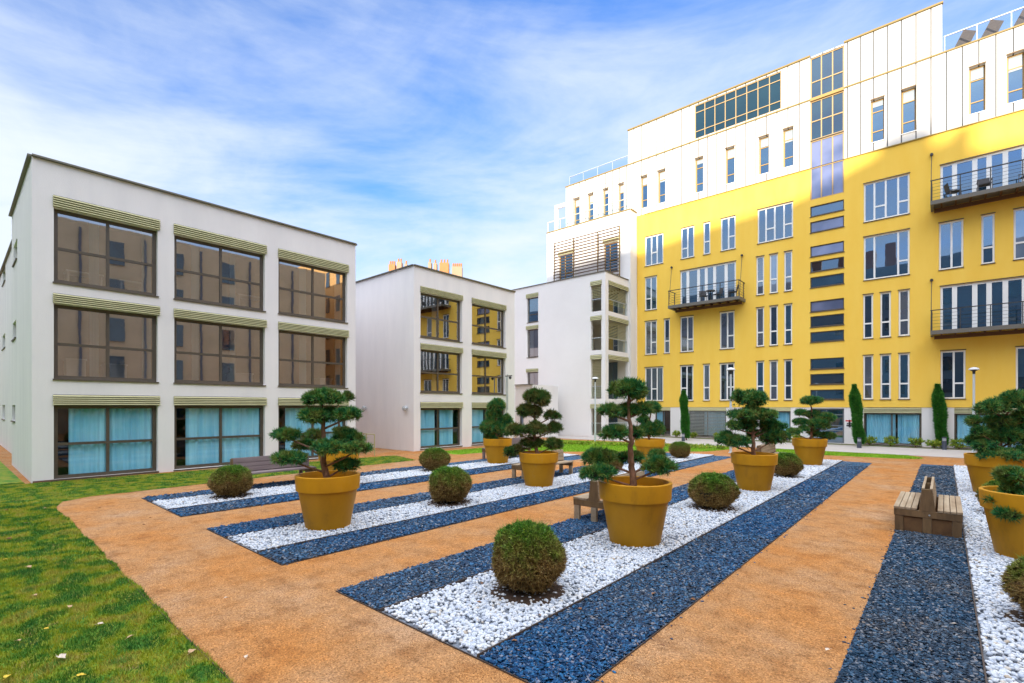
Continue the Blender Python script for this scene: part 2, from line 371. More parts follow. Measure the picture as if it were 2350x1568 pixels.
shell(B, -30, XB, yB0, yB1, zB, W_STUCCO, ('y0', 'x1')); coping(B, [(-30, yB0), (XB, yB0), (XB, yB1), (-30, yB1)], zB+.03)
m = MB(); m.tube([(XB+.1, yB1-.75, 2.0), (XB+.1, yB1-.75, 4.1)], .035, 8); m.build('drainpipe', GALV, B, smooth=True)
for px, lab in ((840, 'round grey wall lamp on the second white building, nearer the handrail'), (934, 'round grey wall lamp on the second white building, beside its corner')):
    u = UX(px, yB0); z = h-(937-H)*depth(u, yB0)/f
    t = thing('wall_lamp', lab, 'wall lamp', (u, yB0, z), 'wall lamps on the second white building')
    m = MB(); m.tube([(u, yB0-.005, z), (u, yB0-.06, z)], .06, 14); m.build('mount', GALV, t)
    m = MB(); m.tube([(u, yB0-.061, z), (u, yB0-.12, z-.01), (u, yB0-.2, z-.02), (u, yB0-.24, z-.02)], [.1, .14, .13, .06], 16); m.build('lamp_head', GALV, t, smooth=True)
# ================================================================ BUILDING C (with corner loggias)
XC, YC, zC = -17.8, 30.2, 11.64; KC = YC/sa; YE = 33.55
C = thing('loggia_building', 'white four-storey building with slatted corner loggias and a blank wall', 'building', (XC, YC, 0))
lz = [(8.94, 11.08), (6.19, 8.6), (2.74, 5.83), (.14, 2.34)]
lu0, lu1 = UX(1356.3, YC), UX(1380, YC); cw = [(10.77, 8.83, 11.09), (8.28, 6.07, 8.57), (4.9, 3.27, 5.17)]
wu0, wu1 = UX(1209.7, YC), UX(1235, YC)
facade('Y', YC, -31, XC, 0, zC, [(lu0, lu1, a, b) for a, b in lz]+[(wu0, wu1, b, a) for a, b, c in cw], W_STUCCO2, C, .22)
for i, (a, b, c) in enumerate(cw):
    window(C, 'Y', YC, wu0, wu1, b, a, [(1, [.32])] if i == 0 else None, BROWNMET, G_DARK if i == 0 else G_WARM, rec=.14, fw=.07, room=(ROOM, 1.2), curtain=[(.1, .4)] if i else None)
    shutter_box(C, 'Y', YC, wu0-.1, wu1+.02, a+.01, c, 4)
su0, su1 = UY(1396.5, XC), UY(1441, XC)
facade('X', XC, YC, YE, 0, zC, [(su0, su1, a, b) for a, b in lz], W_STUCCO2, C, .22)
LOG = M('loggia_wall', (.72, .66, .56))
for i, (a, b) in enumerate(lz):
    x0 = XC-3.0
    m = MB(); m.face([(x0, YC+.22, a), (x0, YE-.01, a), (x0, YE-.01, b), (x0, YC+.22, b)]); m.face([(x0, YE-.01, a), (XC-.01, YE-.01, a), (XC-.01, YE-.01, b), (x0, YE-.01, b)])
    m.box((x0, YC+.2, a-.2), (XC-.2, YE-.02, a-.001)); m.box((x0, YC+.2, b+.001), (XC-.2, YE-.02, b+.12))
    lg = m.build('loggia', LOG, C)
    m = MB(); m.box((x0+.02, YC+1.3, a), (x0+.06, YC+2.4, b-.25)); m.build('door', G_DARK, lg)
    m = MB(); m.box((XC-1.9, YE-.07, a), (XC-.9, YE-.03, b-.25)); m.build('door', G_DARK, lg)
    shutter_box(C, 'Y', YC, lu0-.05, lu1+.03, b-.28, b+.03, 3); shutter_box(C, 'X', XC, su0-.03, su1+.05, b-.28, b+.03, 3)
    m = MB(); m.face([(lu0+.02, YC+.09, a+.05), (lu1-.02, YC+.09, a+.05), (lu1-.02, YC+.09, a+.85), (lu0+.02, YC+.09, a+.85)]); m.face([(XC-.09, su0+.02, a+.05), (XC-.09, su1-.02, a+.05), (XC-.09, su1-.02, a+.85), (XC-.09, su0+.02, a+.85)])
    rr = m.build('glass_railing', G_RAIL, C)
    m = MB(); m.box((lu0+.01, YC+.06, a+.853), (lu1-.01, YC+.12, a+.9)); m.box((XC-.12, su0+.01, a+.853), (XC-.06, su1-.01, a+.9)); m.build('handrail', GALV, rr)
    nsl = {0: 12, 1: 12, 2: 0, 3: 0}[i]
    if nsl:
        m = MB()
        for k in range(nsl): zz = b-.32-k*.11; m.box((XC-.2, su0+.03, zz-.03), (XC-.15, su1-.03, zz))
        m.build('sun_blind', OLIVE, C)
    if i in (0, 2):
        m = MB()
        for k in range(8 if i == 0 else 24): zz = b-.32-k*.11; m.box((lu0+.03, YC+.15, zz-.03), (lu1-.03, YC+.2, zz))
        m.build('sun_blind', OLIVE, C)
shell(C, -31, XC, YC, YE-.02, zC, W_STUCCO2, ('y0', 'x1', 'y1')); coping(C, [(-31, YC), (XC, YC), (XC, YE-.05)], zC+.03, w=.12, t=.05)
# entrance porch between B and C
px0, px1 = UX(1183, 26.5), UX(1222, 26.5); zt = h-(884-H)*depth((px0+px1)/2, 26.5)/f
E_ = thing('entrance_porch', 'small white flat-roofed porch with a dark door behind the second building', 'porch', (px0, 26.5, 0))
facade('Y', 26.5, px0, px1, 0, zt, [(px0+.35, px0+.75, .02, 2.1)], W_STUCCO2, E_, .2)
shell(E_, px0, px1, 26.5, 29.5, zt, W_STUCCO2, ('y0',)); window(E_, 'Y', 26.5, px0+.35, px0+.75, .02, 2.1, None, BROWNMET, G_DARK, name='door', sill=False)
coping(E_, [(px0-.1, 26.45), (px1+.05, 26.45)], zt+.03, w=.2)
# ================================================================ YELLOW BUILDING
YD = 34.6; KD = YD/sa
def zy(k): return h+k*KD
def uy(px): return UX(px, YD)
D = thing('yellow_building', 'tall yellow building with white panelled top storeys and hanging balconies', 'building', (-8, YD, 0))
XR = 24.; XL = -17.64
R6, R5, R4, R3 = (.2012, .2432), (.1377, .1850), (.0741, .1220), (.0077, .0556)
Wn = []   # (px0, px1, row, bays)
t = lambda q: [q]
Wn += [(1480, 1522, R6, [(.35, []), (.66, [.42]), (1, [])]), (1562.7, 1593, R6, [(.5, [.33]), (1, [])]), (1614, 1630, R6, [(1, [.4])]), (1654, 1688, R6, [(.52, []), (1, [.4])]),
       (1738.5, 1820, R6, [(.24, []), (.49, [.38]), (.75, []), (1, [.4])]), (1982, 2087.5, R6, [(.24, []), (.49, [.35]), (.76, []), (1, [.35])]),
       (1480, 1507.5, R5, [(.5, [.35]), (1, [])]), (1982, 2087.5, R5, [(.24, []), (.76, []), (1, [.33])]), (2154.6, 2211, R5, [(.52, []), (1, [])]), (2252, 2283, R5, [(1, [.33])]), (2326, 2385, R5, [(1, [.33])]),
       (1480, 1507.5, R4, [(.5, []), (1, [.36])]), (1523.7, 1537, R4, [(1, [.36])]), (1561, 1591.5, R4, [(.54, []), (1, [.35])]), (1651.7, 1685.5, R4, [(.52, []), (1, [.35])]),
       (1480, 1522, R3, [(.35, []), (.66, [.36]), (1, [])]), (1561, 1591, R3, [(.5, [.36]), (1, [])]), (1613.6, 1629, R3, [(1, [.36])]), (1651.7, 1685.5, R3, [(.5, []), (1, [.36])]),
       (2158.6, 2216, R3, [(.53, []), (1, [.32])]), (2331, 2420, R3, [(.5, []), (1, [.32])])]
for r_ in (R5, R4, R3):
    for a, b in ((1735.5, 1753.5), (1766, 1785), (1799.5, 1818)): Wn.append((a, b, r_, [(1, [.36])]))
for r_ in (R4, R3):
    for a, b in ((1980.7, 2003.8), (2020, 2044.5), (2062, 2087.5)): Wn.append((a, b, r_, [(1, [.34])]))
BALW = [(1561, 1689, (.1365, .1850), [(.14, []), (.34, []), (.48, []), (.63, []), (.83, []), (1, [])])]
RB = [2157.7, 2190.5, 2237, 2270, 2307.5, 2352, 2390, 2430, 2470]
for r_ in ((.2045, .2432), (.0745, .1210)):
    u0, u1 = uy(RB[0]), uy(RB[-1]); BALW.append((RB[0], RB[-1], r_, [((uy(q)-u0)/(u1-u0), []) for q in RB[1:]]))
stair = [(472+3, 498.5), (510.4, 535.4), (566.6, 590.6), (601.6, 625.6), (637.5, 661.5), (692.7, 717), (727, 752), (763, 786.4), (824, 848.2), (859, 883), (895, 917.6)]
holesY = [(uy(a), uy(b), zy(r_[0]), zy(r_[1])) for a, b, r_, q in Wn+BALW]
s0, s1 = uy(1859.5), uy(1937)
stz = [(zy((H-b)/1975), zy((H-a)/1975)) for a, b in stair]
holesY += [(s0, s1, a, b) for a, b in stz]
zW0, zTop1, zTop2 = zy(.2767), zy(.356), zy(.4055)
tw0 = zy(.2394)
holesY.append((s0, s1, tw0, zW0))
facade('Y', YD, XL, XR, zy(-.001), zW0, holesY, Y_STUCCO, D, .14)
for a, b, r_, bays in Wn: window(D, 'Y', YD, uy(a), uy(b), zy(r_[0]), zy(r_[1]), bays, WHITEFR, GV[random.choice((0, 0, 0, 3) if r_ is R6 else (0, 0, 1, 3) if r_ is R5 else (0, 2, 2, 1))], rec=.05, fw=.075, tfw=.085, smat=BROWNMET, trim=True)
for a, b, r_, bays in BALW: window(D, 'Y', YD, uy(a), uy(b), zy(r_[0]), zy(r_[1]), bays, WHITEFR, G_DARK, rec=.05, fw=.1, tfw=.2, sill=False, trim=True)
for i, (a, b) in enumerate(stz): window(D, 'Y', YD, s0, s1, a, b, None, BROWNMET, (G_DARK, G_PALE, G_PALE, GV[2], GV[0], G_PALE, GV[2], GV[0], GV[0], GV[2], GV[0])[i], rec=.05, fw=.05)
# white ground floor
gz = zy(-.001); gholes = [(uy(1503), uy(1538), .12, 1.9), (uy(1580.5), uy(1666), .12, 1.9), (uy(1742), uy(1814), .08, 1.9), (s0, s1, .02, 2.08), (uy(1982), uy(2115), .08, 1.83), (uy(2190), uy(2420), .08, 1.83)]
facade('Y', YD+.03, XL, XR, 0, gz, gholes, W_STUCCO2, D, .2)
m = MB(); m.face([(XL, YD, gz), (XR, YD, gz), (XR, YD+.03, gz), (XL, YD+.03, gz)]); m.build('soffit', Y_STUCCO, D)
OB = M('olive_box', (.50, .47, .26))
for i, (a, b, c, d) in enumerate(gholes):
    if i == 3: continue
    if i >= 4: shutter_box(D, 'Y', YD+.03, a, b, d+.01, gz-.02, 4, .05)
    else:
        m = MB(); fbox(m, 'Y', YD+.03, a, b, d+.01, gz-.02, -.04, -.003); m.build('shutter_box', OB, D)
    n = 3 if b-a > 4 else 2
    window(D, 'Y', YD+.03, a, b, c, d, [((k+1)/n, []) for k in range(n)], BROWNMET, G_COOL, rec=.1, fw=.07, room=(DKROOM, 1.6),
           curtain=[(.03, .56), (.6, .97)] if i in (4, 5) else ([(.4, .97)] if i != 0 else [(.02, .5)]), sill=True)
a, b, c, d = gholes[1]
m = MB()
for k in range(17): zz = d-.03-k*.1; fbox(m, 'Y', YD+.03, a+.06, b-.06, zz-.05, zz, .03, .06)
m.build('sun_blind', M('grey_blind', (.30, .32, .30)), D)
# entrance door
a, b, c, d = gholes[3]
window(D, 'Y', YD+.03, a, b, c, d, [(.48, [.82]), (1, [.82, .5, .36])], M('grey_door_frame', (.16, .18, .20), rough=.4), G_DARK, rec=.12, fw=.08, tfw=.06, name='entrance_door', sill=False)
for k in (0, 1):
    u = uy(1939.5+k*8)
    t_ = thing('wall_sign', 'small white notice with red heading on the pilaster, ' + ('nearer the door' if k == 0 else 'nearer the cypress'), 'sign', (u, YD, 1.2), 'notices beside the entrance door')
    m = MB(); m.box((u, YD+.018, .98), (u+.26, YD+.026, 1.42)); m.build('sign_board', M('sign_white', (.8, .8, .8)), t_)
    m = MB(); m.box((u+.02, YD+.012, 1.32), (u+.24, YD+.016, 1.40)); m.build('red_heading', M('sign_red', (.65, .05, .05)), t_)
    m = MB(); m.tube([(u+.13, YD+.016, 1.2), (u+.13, YD+.012, 1.2)], .05, 14); m.box((u+.06, YD+.012, 1.03), (u+.2, YD+.016, 1.13)); m.build('pictogram', M('sign_black', (.05, .05, .05)), t_)
# white panel storeys
wt = [(1317, 1330), (1349.5, 1362), (1384, 1396.6), (1419, 1432), (1470.6, 1486), (1509.7, 1527), (1595, 1614), (1665, 1686), (1741.3, 1764.7), (1797, 1821), (1998.5, 2029.7), (2068.7, 2102), (2223.9, 2262), (2310.6, 2352)]
xE0 = uy(1299)
ph = [(uy(a), uy(b), zy(.2858), zy(.3318)) for a, b in wt]
facade('Y', YD-.02, xE0, XR, zW0, zTop1, ph+[(s0, s1, zW0, zTop1)], PANEL, D, .3)
for i, (a, b, c, d) in enumerate(ph):
    window(D, 'Y', YD-.02, a, b, c, d, [(1, [.27, .73])], OCHREFR, G_DARK, rec=.2, fw=.06, blind=(.22, .3, .12, .24)[i % 4], smat=WHITEFR)
    m = MB(); fbox(m, 'Y', YD-.02, a-.02, b+.02, d+.003, d+.06, -.04, -.003); m.build('window_head_trim', M('brown_trim', (.2, .13, .07)), D)
m = MB(); fbox(m, 'Y', YD-.02, xE0+7.2, s0, zW0-.05, zW0-.004, -.05, .018); fbox(m, 'Y', YD-.02, s1, XR, zW0-.05, zW0-.004, -.05, .018); m.build('coping', M('dull_gold_trim', (.33, .25, .09)), D)
# top storey
x_t0, x_t1 = uy(1442.5), uy(2162); rb0, rb1 = uy(1594.6), uy(1793)
zr0 = zTop1+.12
facade('Y', YD-.02, x_t0, x_t1, zTop1, zTop2, [(rb0, rb1, zr0, zTop2-.1), (s0, s1, zTop1, zTop2-.08)], PANEL, D, .3)
facade('X', x_t1, YD-.02, YD+8, zTop1, zTop2, [], PANEL, D)
m = MB(); m.box((x_t0, YD, zTop1), (x_t0+.1, YD+8, zTop2-.02)); m.box((x_t0+.02, YD+7.9, zTop1), (x_t1-.02, YD+8, zTop2-.02)); m.box((x_t0+.15, YD+.3, zTop2-.15), (x_t1-.02, YD+7.85, zTop2-.04)); m.build('wall', PANEL, D)
window(D, 'Y', YD-.02, rb0, rb1, zr0, zTop2-.1, [((k+1)/8, [.22, .78]) for k in range(8)], M('tan_frame', (.45, .31, .15)), G_TEAL, rec=.04, fw=.05, tfw=.05, sill=False, name='ribbon_window')
window(D, 'Y', YD-.02, s0, s1, zTop1+.05, zTop2-.08, [((k+1)/3, [.4]) for k in range(3)], MATS['tan_frame'], G_STAIR, rec=.06, fw=.06, tfw=.06, sill=False, name='stair_glazing')
zsp = zy(.308)
window(D, 'Y', YD-.02, s0, s1, tw0, zsp-.02, [((k+1)/3, [.54]) for k in range(3)], MATS['tan_frame'], G_PALE, rec=.06, fw=.06, tfw=.06, sill=False, name='stair_glazing')
window(D, 'Y', YD-.02, s0, s1, zsp+.02, zTop1-.12, [((k+1)/3, [.48]) for k in range(3)], MATS['tan_frame'], G_STAIR, rec=.06, fw=.06, tfw=.06, sill=False, name='stair_glazing')
m = MB(); fbox(m, 'Y', YD-.02, s0+.004, s1-.004, zsp-.02, zsp+.02, -.01, .2); m.build('stair_transom', BROWNMET, D)
m = MB(); fbox(m, 'Y', YD-.02, s0, s1, zTop1-.117, zTop1+.047, -.06, .2); m.build('stair_slab', OCHREFR, D)
def cp(u0, u1, z, w=.1): 
    m = MB(); fbox(m, 'Y', YD-.02, u0, u1, z, z+.09, -.09, w); m.build('coping', COPEY, D)
cp(x_t0-.05, s0, zTop2+.004); cp(s1, x_t1+.05, zTop2+.004)
m = MB(); fbox(m, 'Y', YD-.02, xE0-.05, s0-.01, zTop1-.045, zTop1+.03, -.06, -.003); fbox(m, 'Y', YD-.02, s1+.01, XR, zTop1-.045, zTop1+.03, -.06, -.003); m.build('coping', COPEY, D)
m = MB(); m.box((xE0, YD+.3, zTop1-.14), (XR, YD+14, zTop1-.03)); m.build('roof', CONC, D)
m = MB(); m.box((xE0, YD-.01, zW0-4), (xE0+.1, YD+14, zTop1-.15)); m.box((XR-.1, YD+.01, 0), (XR, YD+14, zTop1-.15)); m.box((xE0+.1, YD+13.9, 0), (XR-.1, YD+14, zTop1-.15)); m.build('wall', W_STUCCO2, D)
# roof box
c0 = C2W(1532, 262, depth(uy(1532), YD)+2.2); c1 = C2W(1606, 262, depth(uy(1606), YD)+2.2)
m = MB(); xa, xb = uy(1530)-1.0, uy(1606)-1.0; zb_ = zTop2+.85
m.v = [(xa, YD+1.6, zTop2-.1), (xb, YD+1.6, zTop2-.1), (xb, YD+5, zTop2-.1), (xa, YD+5, zTop2-.1), (xa+.05, YD+1.6, zb_), (xb-.8, YD+1.6, zb_+.2), (xb-.8, YD+5, zb_+.2), (xa+.05, YD+5, zb_)]
m.f = [(0, 3, 2, 1), (4, 5, 6, 7), (0, 1, 5, 4), (1, 2, 6, 5), (2, 3, 7, 6), (3, 0, 4, 7)]; m.build('roof_housing', PANEL, D)
def glass_rail(b, ax, pl, u0, u1, z, hh, step=1.1, mat=None, rods=False):
    m = MB(); n = max(1, round((u1-u0)/step))
    for k in range(n+1):
        u = u0+(u1-u0)*k/n; fbox(m, ax, pl, u-.02, u+.02, z, z+hh-.003, -.02, .02)
    fbox(m, ax, pl, u0-.03, u1+.03, z+hh, z+hh+.05, -.03, .03); r_ = m.build('railing', mat or GALV, b)
    m = MB()
    for k in range(n):
        a = u0+(u1-u0)*k/n+.03; c = u0+(u1-u0)*(k+1)/n-.03; m.face([P(ax, pl, a, z+.05, 0), P(ax, pl, c, z+.05, 0), P(ax, pl, c, z+hh-.06, 0), P(ax, pl, a, z+hh-.06, 0)])
    m.build('glass_panel', G_RAIL, r_)
glass_rail(D, 'Y', YD+.12, x_t1+.1, XR-.3, zTop1+.02, .85, 1.25)
glass_rail(D, 'Y', YD+.12, xE0+.3, x_t0-.1, zTop1+.02, .75, 1.3)
# block E with the louvre screen
xe0, xe1 = UX(1255, YE), XL; KE = YE/sa; zE = h+.2894*KE
def ze(k): return h+k*KE
ew = [(UX(1283, YE), UX(1314, YE), ze(.196), ze((H-588)/1398)), (UX(1386, YE), UX(1417.5, YE), ze((H-627)/1502), ze((H-561)/1501))]
E2 = thing('louvred_building', 'white block with horizontal louvre screen joined to the yellow building', 'building', (xe0, YE, 0))
facade('Y', YE, xe0, xe1, 0, zE, ew, W_STUCCO2, E2, .2)
for q in ew: window(E2, 'Y', YE, *q, [(.4, []), (1, [.4])], OCHREFR, G_DARK, rec=.12, fw=.06); shutter_box(E2, 'Y', YE, q[0]-.1, q[1]+.1, q[3]+.02, q[3]+.3, 3)
facade('X', xe1, YE, YD-.03, 0, zE, [], W_STUCCO2, E2)
m = MB(); m.face([(xe0, YE, 0), (xe0, YE+8, 0), (xe0, YE+8, zE), (xe0, YE, zE)]); m.box((xe0+.01, YE+.01, zE-.1), (xe1-.01, YD-.03, zE-.01)); m.box((xe0+.01, YD-.029, zE-.1), (xE0-.01, YE+8, zE-.01)); m.build('wall', W_STUCCO2, E2)
coping(E2, [(xe0, YE), (xe1, YE), (xe1, YD-.1)], zE+.03, COPEY, w=.16, t=.06)
lx0, lx1 = UX(1271, YE-.35), UX(1421, YE-.35); zl1 = ze(.2706)-.2; m = MB(); ns = 22
for k in range(ns): zz = zl1-k*.24; m.box((lx0, YE-.43, zz-.055), (lx1, YE-.34, zz))
ls = m.build('louvre_screen', M('louvre_wood', (.10, .052, .026)), E2)
m = MB()
for px in (1271, 1315, 1371, 1421): u = UX(px, YE-.35); m.box((u-.03, YE-.33, 10.8), (u+.03, YE-.27, zl1+.05))
m.build('support_post', M('ochre_post', (.20, .13, .02)), ls)
glass_rail(E2, 'Y', YE+.1, xe0+.05, xe1-.1, zE+.06, .85, 1.3, M('pale_ochre_rail', (.62, .55, .38)))
m = MB(); fx0, fx1 = UX(1274, YE+1.0), xE0; m.box((fx0, YE+.9, zE), (fx0+.3, YE+1.1, zE+2.3)); m.box((fx0, YE+.9, zE+2.302), (fx1-.02, YE+1.1, zE+2.6)); m.build('terrace_frame', W_STUCCO2, E2)
# ---- balconies
def balcony(x0, x1, z, back, proj, rods, label):
    yf = YD-proj
    m = MB(); m.box((x0, yf, z-.2), (x1, yf+.12, z)); m.box((x0, yf+.121, z-.2), (x0+.12, YD-.01, z)); m.box((x0+.121, yf+.121, z-.05), (x1-.121, YD-.01, z-.01)); m.box((x1-.12, yf+.121, z-.2), (x1, YD-.01, z))
    b = m.build('balcony', M('balcony_steel', (.14, .13, .11), rough=.6), D)
    m = MB(); k = x0+.4
    while k < x1-.2: m.box((k, yf+.13, z-.16), (k+.07, YD-.02, z-.052)); k += .55
    m.box((x0+.14, YD-.35, z-.36), (x1-.14, YD-.25, z-.165)); m.build('joist', M('rust_joist', (.13, .06, .025)), b)
    m = MB(); n = max(2, round((x1-x0)/1.15)); hh = 1.02
    for k in range(n+1): u = x0+.05+(x1-x0-.1)*k/n; m.box((u-.02, yf+.03, z+.003), (u+.02, yf+.07, z+hh))
    m.box((x0, yf+.02, z+hh+.003), (x1, yf+.08, z+hh+.045))
    for u in (x0+.03, x1-.07):
        m.box((u, yf+.081, z+hh+.003), (u+.04, YD-.01, z+hh+.043))
        for k in range(1, 6): m.box((u+.01, yf+.08, z+hh*k/6), (u+.022, YD-.01, z+hh*k/6+.012))
        m.box((u, YD-.3, z+.003), (u+.04, YD-.26, z+hh))
    for k in range(1, 6): m.box((x0+.03, yf+.045, z+hh*k/6), (x1-.03, yf+.057, z+hh*k/6+.012))
    m.build('railing', DARKMET, b)
    for (u, zz) in rods:
        m = MB(); ub = x0+.02 if abs(u-x0) < abs(u-x1) else x1-.02
        m.tube([(ub, yf+.1, z+.02), (u, YD-.04, zz)], .016, 6); m.tube([(u, YD-.12, zz), (u, YD-.002, zz)], .07, 10); m.build('tie_rod', DARKMET, b)
balcony(-14.62, -9.85, 9.28, 0, 1.3, [(uy(1549.6)-.25, 12.29), (uy(1699.5)+.1, 12.2)], '')
balcony(-.54, 7.2, 12.78, 0, 1.3, [(uy(2138), 15.64)], '')
balcony(-.54, 7.2, 6.10, 0, 1.3, [(uy(2138), 8.94)], '')
# ================================================================ distant chimneys, buildings around the courtyard
F_ = thing('distant_building', 'far orange old building whose sunlit chimney stacks show over the white roof', 'building', tuple(C2W(960, 1000, 55).xy)+(0,))
OR = M('orange_render', (.42, .17, .05), (.40, .20, .08), scale=1.5); PK = M('pale_render', (.42, .27, .17), (.40, .25, .15), scale=1.5)
a, b = C2W(860, 700, 55), C2W(1120, 700, 62); m = MB(); q = (b-a); q.z = 0; nn = Vector((-q.y, q.x, 0)).normalized()*8
m.v = [(a.x, a.y, 0), (b.x, b.y, 0), (b.x+nn.x, b.y+nn.y, 0), (a.x+nn.x, a.y+nn.y, 0)]; m.v += [(x, y, 15.2) for x, y, z in m.v]
m.f = [(0, 1, 5, 4), (1, 2, 6, 5), (2, 3, 7, 6), (3, 0, 4, 7), (4, 5, 6, 7)]; m.build('wall', PK, F_)
for (x0, x1, y0, y1, mt, npot) in [(893.8, 908, 609, 617, OR, 3), (912, 923, 603, 616, PK, 2), (929.6, 935.5, 608, 613, PK, 1), (983.8, 990.5, 604, 621, PK, 1), (996, 1003, 606, 622, PK, 1), (1009.6, 1030.5, 605, 631, OR, 3), (1038, 1061, 614, 640, PK, 5)]:
    p, q = C2W(x0, y0, 57), C2W(x1, y0, 57); m = MB(); mid = (p+q)/2; w = (q-p).length
    m.beam((mid.x, mid.y, 14.8), (mid.x, mid.y, p.z), w, .8, Vector((ca, sa, 0)).cross(Vector((0, 0, 1)))); ch = m.build('chimney', mt, F_)
    m = MB()
    for k in range(npot):
        c = p.lerp(q, (k+.5)/npot); m.tube([(c.x, c.y, p.z), (c.x, c.y, p.z+.45)], .1, 8)
    m.build('chimney_pot', OR, ch)
# building behind the viewer: its stepped roofline casts the shade on the yellow wall
EL, PHI = 9.0, 20.0; YRr = -22.0; dx = (YD-YRr)*math.tan(R(PHI)); drop = (YD-YRr)/math.cos(R(PHI))*math.tan(R(EL))
prof = [(-110, 13.0), (-45, 13.2), (-24, 13.4), (-17.6, 13.94), (-15, 14.3), (-12.8, 14.6), (-9, 14.85), (-7.2, 14.95), (-6.0, 15.3), (-3.7, 16.2), (-2.7, 16.45), (-2.4, 17.25), (-.4, 17.3), (-.35, 16.15), (.55, 16.3), (.6, 16.8), (1.15, 16.8), (1.2, 15.35), (4, 15.1), (25, 15.1)]
Z_ = thing('rear_building', 'tall grey building behind the viewer, seen only mirrored in the window panes', 'building', (0, YRr, 0))
m = MB(); top = [(x+dx, z+drop) for x, z in prof]
m.face([(top[0][0], YRr, 0), (top[-1][0], YRr, 0)]+[(x, YRr, z) for x, z in reversed(top)])
m.face([(top[0][0], YRr-.8, 0), (top[-1][0], YRr-.8, 0)]+[(x, YRr-.8, z) for x, z in reversed(top)])
for (xa, z1), (xb, z2) in zip(top[:-1], top[1:]): m.face([(xa, YRr, z1), (xb, YRr, z2), (xb, YRr-.8, z2), (xa, YRr-.8, z1)])
m.build('wall', GREYWALL, Z_)
for i in range(14):
    for j in range(7):
        m = MB(); x, z = -50+i*6.2, 1+j*3.1; m.box((x, YRr+.02, z), (x+1.3+(i*j) % 2, YRr+.06, z+1.9)); m.build('window', G_BACK, Z_)
for x in (-16, -12.5, -9, -6.6): m = MB(); m.box((x, YRr-.6, 22), (x+1.3, YRr-.1, 25.6+(x % 3)*.3)); m.build('chimney', M('red_brick', (.28, .10, .06)), Z_)
S_ = thing('side_building', 'beige building with arched windows right of the viewer, seen only mirrored in the panes', 'building', (14, 0, 0))
m = MB(); m.box((14, -21, 0), (24, 28.5, 17.5)); m.build('wall', BEIGE, S_)
for i in range(10):
    for j in range(5):
        y = -17+i*4.4; z = 1.2+j*3.3; m = MB(); hw = .6
        if i in (3, 4) and j < 5:
            n = 12; hw = 1.7; pts = [(13.97, y-hw, z)]+[(13.97, y-hw*math.cos(math.pi*k/n), z+1.0+1.1*math.sin(math.pi*k/n)) for k in range(n+1)]+[(13.97, y+hw, z)]; m.face(pts)
        else: m.box((13.93, y-hw, z), (13.985, y+hw, z+2))
        m.build('window', G_BACK, S_)
    m = MB(); m.box((13.86, -15+i*4.4, 0), (13.98, -14.85+i*4.4, 17)); m.build('drainpipe', M('slate_pipe', (.12, .13, .17)), S_)
O_ = thing('orange_building', 'sunlit orange building beyond the right edge, seen only mirrored in the left building', 'building', (22, 31, 0))
m = MB(); m.box((14.2, 31.0, 0), (32, YD-.3, 21)); m.build('wall', M('orange_stucco', (.62, .36, .13)), O_)
for i in range(7):
    for j in range(6): m = MB(); m.box((15.2+i*2.4, 30.93, 1+j*3.2), (16.0+i*2.4, 30.985, 2.8+j*3.2)); m.build('window', G_BACK, O_)
# ================================================================ GROUND
def sheet(name, poly, z, mat):
    m = MB(); m.face([(x, y, z) for x, y in poly]); return m.build(name, mat)
def ground_mat():
    m = bpy.data.materials.new('stabilised_sand'); m.use_nodes = True; n = NT(m); b = n.n['Principled BSDF']; b.inputs['Roughness'].default_value = .9; b.inputs['Specular IOR Level'].default_value = .25
    tc = n.new('ShaderNodeTexCoord')
    def noise(s, d=4, r=.6):
        t = n.new('ShaderNodeTexNoise'); t.inputs['Scale'].default_value = s; t.inputs['Detail'].default_value = d; t.inputs['Roughness'].default_value = r; n.link(tc.outputs['Object'], t.inputs['Vector']); return t
    big = noise(.55, 7, .65); r1 = ramp(n, [(.30, (.38, .15, .032)), (.42, (.43, .20, .062)), (.54, (.41, .222, .095)), (.70, (.42, .27, .16))]); n.link(big.outputs['Fac'], r1.inputs['Fac'])
    v = n.new('ShaderNodeTexVoronoi'); v.inputs['Scale'].default_value = 95; n.link(tc.outputs['Object'], v.inputs['Vector'])
    r2 = ramp(n, [(.0, (.35, .26, .18)), (.35, (.9, .8, .68)), (.62, (1, 1, 1)), (.82, (1.25, 1.15, 1.05)), (1., (1.7, 1.6, 1.5))])
    sp = n.new('ShaderNodeSeparateColor'); n.link(v.outputs['Color'], sp.inputs[0]); n.link(sp.outputs[0], r2.inputs['Fac'])
    mx = n.new('ShaderNodeMix', data_type='RGBA', blend_type='MULTIPLY'); mx.inputs['Factor'].default_value = .75; n.link(r1.outputs['Color'], mx.inputs['A']); n.link(r2.outputs['Color'], mx.inputs['B'])
    sm = noise(3.5, 6, .7); r3 = ramp(n, [(.34, (.68, .60, .52)), (.50, (1, 1, 1)), (.70, (1.12, 1.08, 1.02))]); n.link(sm.outputs['Fac'], r3.inputs['Fac'])
    m2 = n.new('ShaderNodeMix', data_type='RGBA', blend_type='MULTIPLY'); m2.inputs['Factor'].default_value = .9; n.link(mx.outputs['Result'], m2.inputs['A']); n.link(r3.outputs['Color'], m2.inputs['B'])
    n.link(m2.outputs['Result'], b.inputs['Base Color'])
    bp = n.new('ShaderNodeBump'); bp.inputs['Strength'].default_value = .8; bp.inputs['Distance'].default_value = .008; n.link(v.outputs['Distance'], bp.inputs['Height']); n.link(bp.outputs['Normal'], b.inputs['Normal'])
    return m
struct(sheet('ground', [(-400, -400), (400, -400), (400, 400), (-400, 400)], 0, ground_mat()))
